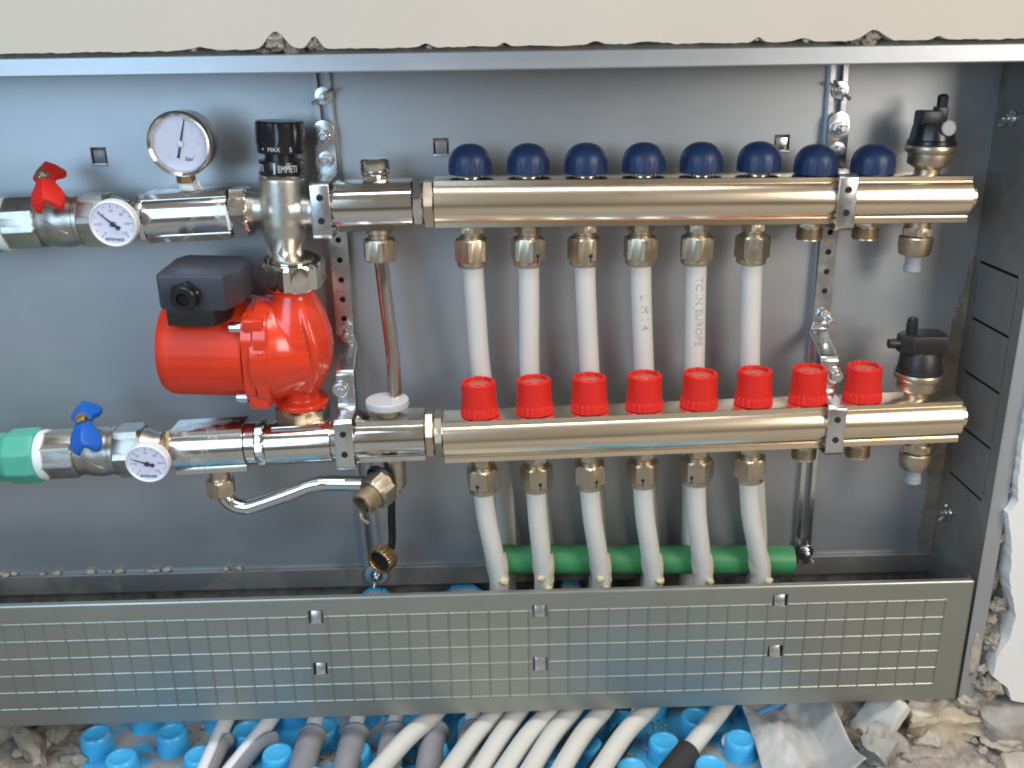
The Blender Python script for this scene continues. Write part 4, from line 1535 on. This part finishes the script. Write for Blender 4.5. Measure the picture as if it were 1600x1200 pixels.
# pipes lying on the board in grey foam sleeves
spx = [(-706, 0), (-660, -22), (-614, 2), (-571, 2), (-531, 2), (-491, 2), (-452, 0)]
for i, (sx_, dx) in enumerate(spx):
    t = thing('floor_pipe', 'white pipe in split grey foam sleeve on the blue board, %s from the left' % (ordinal + ['seventh'])[i], 'pipe', (0, 0, 0), group='sleeved floor pipes')
    bm = new()
    tube(bm, [(sx_ + 14 - dx * .4, 150, -152), (sx_ + 5 - dx * .2, 90, -150), (sx_, 45, -150), (sx_ - 3 + dx * .6, 0, -153), (sx_ - 8 + dx * 1.6, -70, -158), (sx_ - 12 + dx * 3, -160, -160)], 7.8, 20, 8)
    obj('tube', bm, 'pexsoft', t)
    bm = new()
    y_s = 11 if i > 1 else 8
    path = spline([(sx_ + 1, y_s + 6, -150), (sx_ - 3 + dx * .6, 0, -153), (sx_ - 8 + dx * 1.6, -70, -158), (sx_ - 12 + dx * 3, -160, -160)], 8)
    prev = None
    opening = 0.55 if i > 1 else 1.25
    for k, p_ in enumerate(path):
        op = opening if k > 2 else opening + (2 - k) * 0.10
        row = []
        for q in range(22):
            shift = PI if i > 1 else 0.55
            a = PI / 2 + shift + op + (2 * PI - 2 * op) * q / 21
            rr = 11.4 + (1.5 if k < 2 else 0)
            row.append(bm.verts.new(p_ + Vector((rr * math.cos(a), 0, rr * math.sin(a)))))
        if prev:
            for q in range(21):
                bm.faces.new((prev[q], prev[q + 1], row[q + 1], row[q]))
        prev = row
    obj('sleeve', bm, 'sleeve', t, solid=3.0, smooth=60)
# two dark-sleeved pipes at the right end
for i, (pa, pb, pc, lab) in enumerate((((-270, 72, -150), (-284, 34, -156), (-316, -14, -159), 'white pipe running into a black foam sleeve behind the sweeping pipes'),)):
    t = thing('floor_pipe', lab, 'pipe', (0, 0, 0))
    bm = new()
    d_ = (Vector(pc) - Vector(pb))
    tube(bm, [Vector(pa) + Vector((10, 40, 16)), pa, pb, pc, Vector(pc) + d_], 8.4, 20, 8)
    obj('tube', bm, 'pexsoft', t)
    bm = new()
    tube(bm, [Vector(pb).lerp(Vector(pc), .45), pc, Vector(pc) + d_], 12.5, 24, 6)
    obj('sleeve', bm, 'darksleeve', t)

# crumpled film and blue foil edge
bm = new()
nx, ny = 46, 40
g = []
for i in range(nx + 1):
    row = []
    for j in range(ny + 1):
        u, w = i / nx, j / ny
        X = -172 + 76 * u + 14 * w * (u - .3)
        Y = 62 - 130 * w
        def tri(q):
            return abs((q % 2.0) - 1.0)
        Z = -164 + 15 * tri(u * 1.9 - w * 1.3 + .2) + 8 * tri(u * 1.1 + w * 2.3 + .5) + 4.5 * tri(u * 4.2 + w * 1.2) * u + (26 * (u - .78) / .22 if u > .78 else 0) + 5 * noise.noise(Vector((u * 3, w * 3, 1))) + 5 * abs(noise.noise(Vector((u * 5 + w * 2, w * 4 - u, 6)))) + 1.5 * abs(noise.noise(Vector((u * 14, w * 12, 3))))
        if w < 0.3 and u < 0.6:
            Z -= (0.3 - w) * 50 * (0.6 - u)
        row.append(bm.verts.new((X, Y, Z)))
    g.append(row)
for i in range(nx):
    for j in range(ny):
        bm.faces.new((g[i][j], g[i + 1][j], g[i + 1][j + 1], g[i][j + 1]))
o = obj('plastic_film', bm, 'film', solid=0.5, smooth=40)
tag(o, 'crumpled grey plastic film at the right end of the blue board', 'plastic sheet')
bm = new()
tube(bm, [(-168, 28, -156), (-140, 42, -153), (-112, 54, -148), (-92, 62, -142)], 5, 10, 6, rad=lambda f: 4.5 - 2 * f)
o = obj('rolled_foil', bm, 'filmblue', smooth=60)
tag(o, 'rolled blue foil strip behind the crumpled film', 'foil strip')
bm = new()
lathe(bm, [(11, 0), (11.6, 1), (10.6, 2.2), (.5, 2.4)], (0, -.35, 1), (-190, 6, -166), 28)
o = obj('white_disc', bm, 'white', smooth=40)
tag(o, 'small white plastic disc lying beside a blue stud', 'disc')

# ------------------------------------------------------------------ rubble heaps
def heap(label, x0, x1, y0, y1, zfun, stones, name='rubble_heap', ground='earth'):
    root = thing(name, label, 'rubble', (0, 0, 0), group='rubble heaps')
    b_ = new()
    nx, ny = int((x1 - x0) / 3), int((y1 - y0) / 3)
    g = []
    for i in range(nx + 1):
        row = []
        for j in range(ny + 1):
            X, Y = x0 + (x1 - x0) * i / nx, y0 + (y1 - y0) * j / ny
            p_ = Vector((X, Y, 0))
            Z = zfun(X, Y) + 6 * noise.noise(p_ * .035) + 4 * noise.noise(p_ * .11) + 2.4 * noise.noise(p_ * .3) + 1.2 * noise.noise(p_ * .8)
            row.append(b_.verts.new((X, Y, Z)))
        g.append(row)
    for i in range(nx):
        for j in range(ny):
            b_.faces.new((g[i][j], g[i + 1][j], g[i + 1][j + 1], g[i][j + 1]))
    o_ = obj('loose_mortar', b_, ground, root, smooth=180)
    o_['kind'] = 'stuff'
    for k, (X, Y, dz, r, sq, rz, m, sd) in enumerate(stones):
        bm_ = rock(sd, r, sq, 4 if r > 12 else 2, 0.30)
        bmesh.ops.rotate(bm_, cent=(0, 0, 0), matrix=Matrix.Rotation(rz, 3, 'Z') @ Matrix.Rotation(0.4 * math.sin(sd), 3, 'Y'), verts=bm_.verts)
        s_ = obj('stone', bm_, m, root, smooth=28)
        s_.location = Vector((X, Y, zfun(X, Y) + dz)) * S
    return root


rnd = random.Random(11)
right = [(-40, 44, 14, 24, (.75, .8, 1.2), .9, 'stonedark', 2), (-14, 34, 14, 18, (.7, .7, 1.5), .2, 'stonedark', 5), (30, 4, 4, 17, (1.4, .8, .8), .7, 'stone', 8), (-84, 30, 6, 18, (.8, .8, 1.0), 1.2, 'stonegrey', 9),
         (0, -14, 2, 14, (1.2, .9, .8), .4, 'stone', 10), (-36, -22, 2, 16, (1.2, .8, .8), 2.2, 'stonegrey', 12), (74, -22, 4, 22, (1.6, .8, .6), .1, 'stone', 13),
         (-20, 12, 5, 9, (1, .8, .8), 1.1, 'stonewhite', 14), (-28, 26, 2, 8, (1, 1, .9), .3, 'stonecream', 15), (52, 52, 34, 24, (.9, .8, 1.0), .5, 'stone', 16),
         (120, 48, 22, 30, (1.2, .7, .9), .9, 'stone', 17), (-78, -6, 4, 14, (.8, 1, .8), .9, 'stonedark', 18)]
for k in range(34):
    X, Y = rnd.uniform(-84, 130), rnd.uniform(-55, 40)
    right.append((X, Y, 1.5, rnd.uniform(3, 8), (1, .8, .8), rnd.uniform(0, 3), rnd.choice(['stone', 'stonegrey', 'stonedark', 'stone', 'stonewhite']), 100 + k))
heap_r = heap('grey-brown rubble heap at the foot of the wall on the right', -98, 420, -120, 110, lambda X, Y: -172 + 16 * min(1, max(0, (X + 100) / 40)) + 12 * min(1, max(0, (Y + 30) / 90)), right)
left = [(-905, 58, 14, 26, (1.0, .8, .9), .3, 'stonedark', 41), (-880, 66, 14, 22, (.7, .8, 1.1), .9, 'stonedark', 42), (-930, 34, 12, 26, (1.1, .8, .8), .5, 'stonedark', 43),
        (-872, 30, 6, 18, (.8, .9, .9), .2, 'stonedark', 44), (-895, 16, 6, 24, (1.5, .5, .6), -.6, 'stonedark', 45), (-955, 60, 20, 34, (1, .8, .9), .7, 'stonedark', 46), (-848, 12, 2, 10, (1, .8, .7), .4, 'stone', 47),
        (-860, 52, 6, 16, (.8, .8, 1.1), 1.4, 'stonedark', 48)]
for k in range(26):
    left.append((rnd.uniform(-960, -845), rnd.uniform(-20, 70), 1.5, rnd.uniform(3, 10), (1, .8, .8), rnd.uniform(0, 3), rnd.choice(['stonedark', 'stonedark', 'stone']), 200 + k))
heap('brown rubble heap at the left end of the blue board', -1300, -846, -120, 112, lambda X, Y: -176 + 14 * min(1, max(0, (-846 - X) / 40)) + 14 * min(1, max(0, (Y + 20) / 80)), left, ground='earthdark')

def slab_stone(parent, size, loc, rot, m, sd, amp=2.0):
    b_ = new()
    bmesh.ops.create_cube(b_, size=1)
    bmesh.ops.subdivide_edges(b_, edges=b_.edges[:], cuts=9, use_grid_fill=True)
    off = Vector((sd * 2.3, sd, 0))
    for v in b_.verts:
        p_ = Vector((v.co.x * size[0], v.co.y * size[1], v.co.z * size[2]))
        corner = abs(v.co.x * 2) ** 6 + abs(v.co.y * 2) ** 6 + abs(v.co.z * 2) ** 6
        p_ *= 1 - 0.06 * max(0, corner - 1)
        d_ = Vector((noise.noise(p_ * .05 + off), noise.noise(p_ * .05 + off * 2), noise.noise(p_ * .05 + off * 3))) * amp * 2 + Vector((noise.noise(p_ * .16 + off), noise.noise(p_ * .16 - off), noise.noise(p_ * .16 + off * 4))) * amp
        v.co = p_ + d_
    o_ = obj('stone', b_, m, parent, smooth=32)
    o_.location = Vector(loc) * S
    o_.rotation_euler = rot
    return o_


slab_stone(heap_r, (72, 44, 34), (20, 6, -143), (0.16, 0.02, -0.06), 'stonecream', 5, 4)
slab_stone(heap_r, (12, 40, 62), (-46, 2, -140), (0.1, 0.55, 0.5), 'stonewhite', 6, 1.2)
slab_stone(heap_r, (30, 30, 46), (-58, -30, -150), (0.2, -0.45, 0.6), 'stonegrey', 7, 3)
slab_stone(heap_r, (150, 60, 40), (125, -8, -142), (0.05, 0.02, -0.12), 'stonegrey', 8, 3)
slab_stone(heap_r, (80, 40, 24), (92, -58, -158), (0.1, 0.02, 0.1), 'stone', 9, 2)
slab_stone(heap_r, (34, 34, 38), (52, 18, -122), (0.3, 0.2, 0.5), 'stone', 10, 3)

# mortar lumps clinging to the gap round the cabinet
lumps = thing('mortar_lumps', 'crumbled mortar lumps in the gap between cabinet and plaster', 'mortar', (0, 0, 0))
spots = [(-583, 2, 506, 10, 'mortar'), (-572, 4, 502, 8, 'mortar'), (-554, 0, 506, 7, 'stone'), (-594, 6, 502, 8, 'masonry'), (-126, 3, 503, 9, 'mortar'), (-138, 4, 501, 6, 'masonry'),
         (58, 4, -12, 9, 'mortar'), (52, 6, -30, 7, 'mortar'), (56, 2, -52, 9, 'mortar'), (50, 3, -84, 8, 'mortar'), (56, -2, -100, 13, 'mortar'), (46, 4, 60, 5, 'stonecream'), (46.5, 3, 110, 4, 'stone'), (42, 0, -124, 13, 'stone')]
for k, (X, Y, Z, r, m) in enumerate(spots):
    o = obj('lump', rock(300 + k, r, (1, .8, .9), 4, 1.1), m, lumps, smooth=60)
    o.location = Vector((X, Y, Z)) * S
for k in range(46):
    X = rnd.uniform(-860, 30)
    o = obj('lump', rock(400 + k, rnd.uniform(1.2, 3.2), (1.2, .8, .8), 2, 0.5), rnd.choice(['mortar', 'stone', 'masonry']), lumps, smooth=60)
    o.location = Vector((X, rnd.uniform(-4, 2), 500.5 + rnd.uniform(0, 2.5))) * S
# crumbs lying on the sill inside, towards the left
for k in range(14):
    X = rnd.uniform(-940, -690)
    o = obj('lump', rock(500 + k, rnd.uniform(1.6, 4.5), (1.3, .8, .8), 2, 0.5), 'stone', lumps, smooth=60)
    o.location = Vector((X, rnd.uniform(94.5, 98), -4.0)) * S

for k, (xa, xb, lab) in enumerate(((-572, -533, 'white and blue piece imitating a sunlit patch behind the cover, under the hanging cap'), (-484, -436, 'white and blue piece imitating a sunlit patch behind the cover, left of the first pipe'), (-362, -331, 'white and blue piece imitating a sunlit patch behind the cover, between second and third pipes'))):
    t = thing('sun_patch_piece', lab, 'sun patch', (0, 0, 0), group='imitated sun patches')  # pale pieces added for sunlit patches; the sunlight is put into their colour
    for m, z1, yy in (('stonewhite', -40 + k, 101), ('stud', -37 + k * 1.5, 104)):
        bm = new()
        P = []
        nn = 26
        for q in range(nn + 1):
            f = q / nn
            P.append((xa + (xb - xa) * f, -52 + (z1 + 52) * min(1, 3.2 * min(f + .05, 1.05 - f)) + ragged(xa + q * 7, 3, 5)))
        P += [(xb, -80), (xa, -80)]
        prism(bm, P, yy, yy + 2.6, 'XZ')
        obj('sun_patch_layer', bm, m, t, smooth=0)
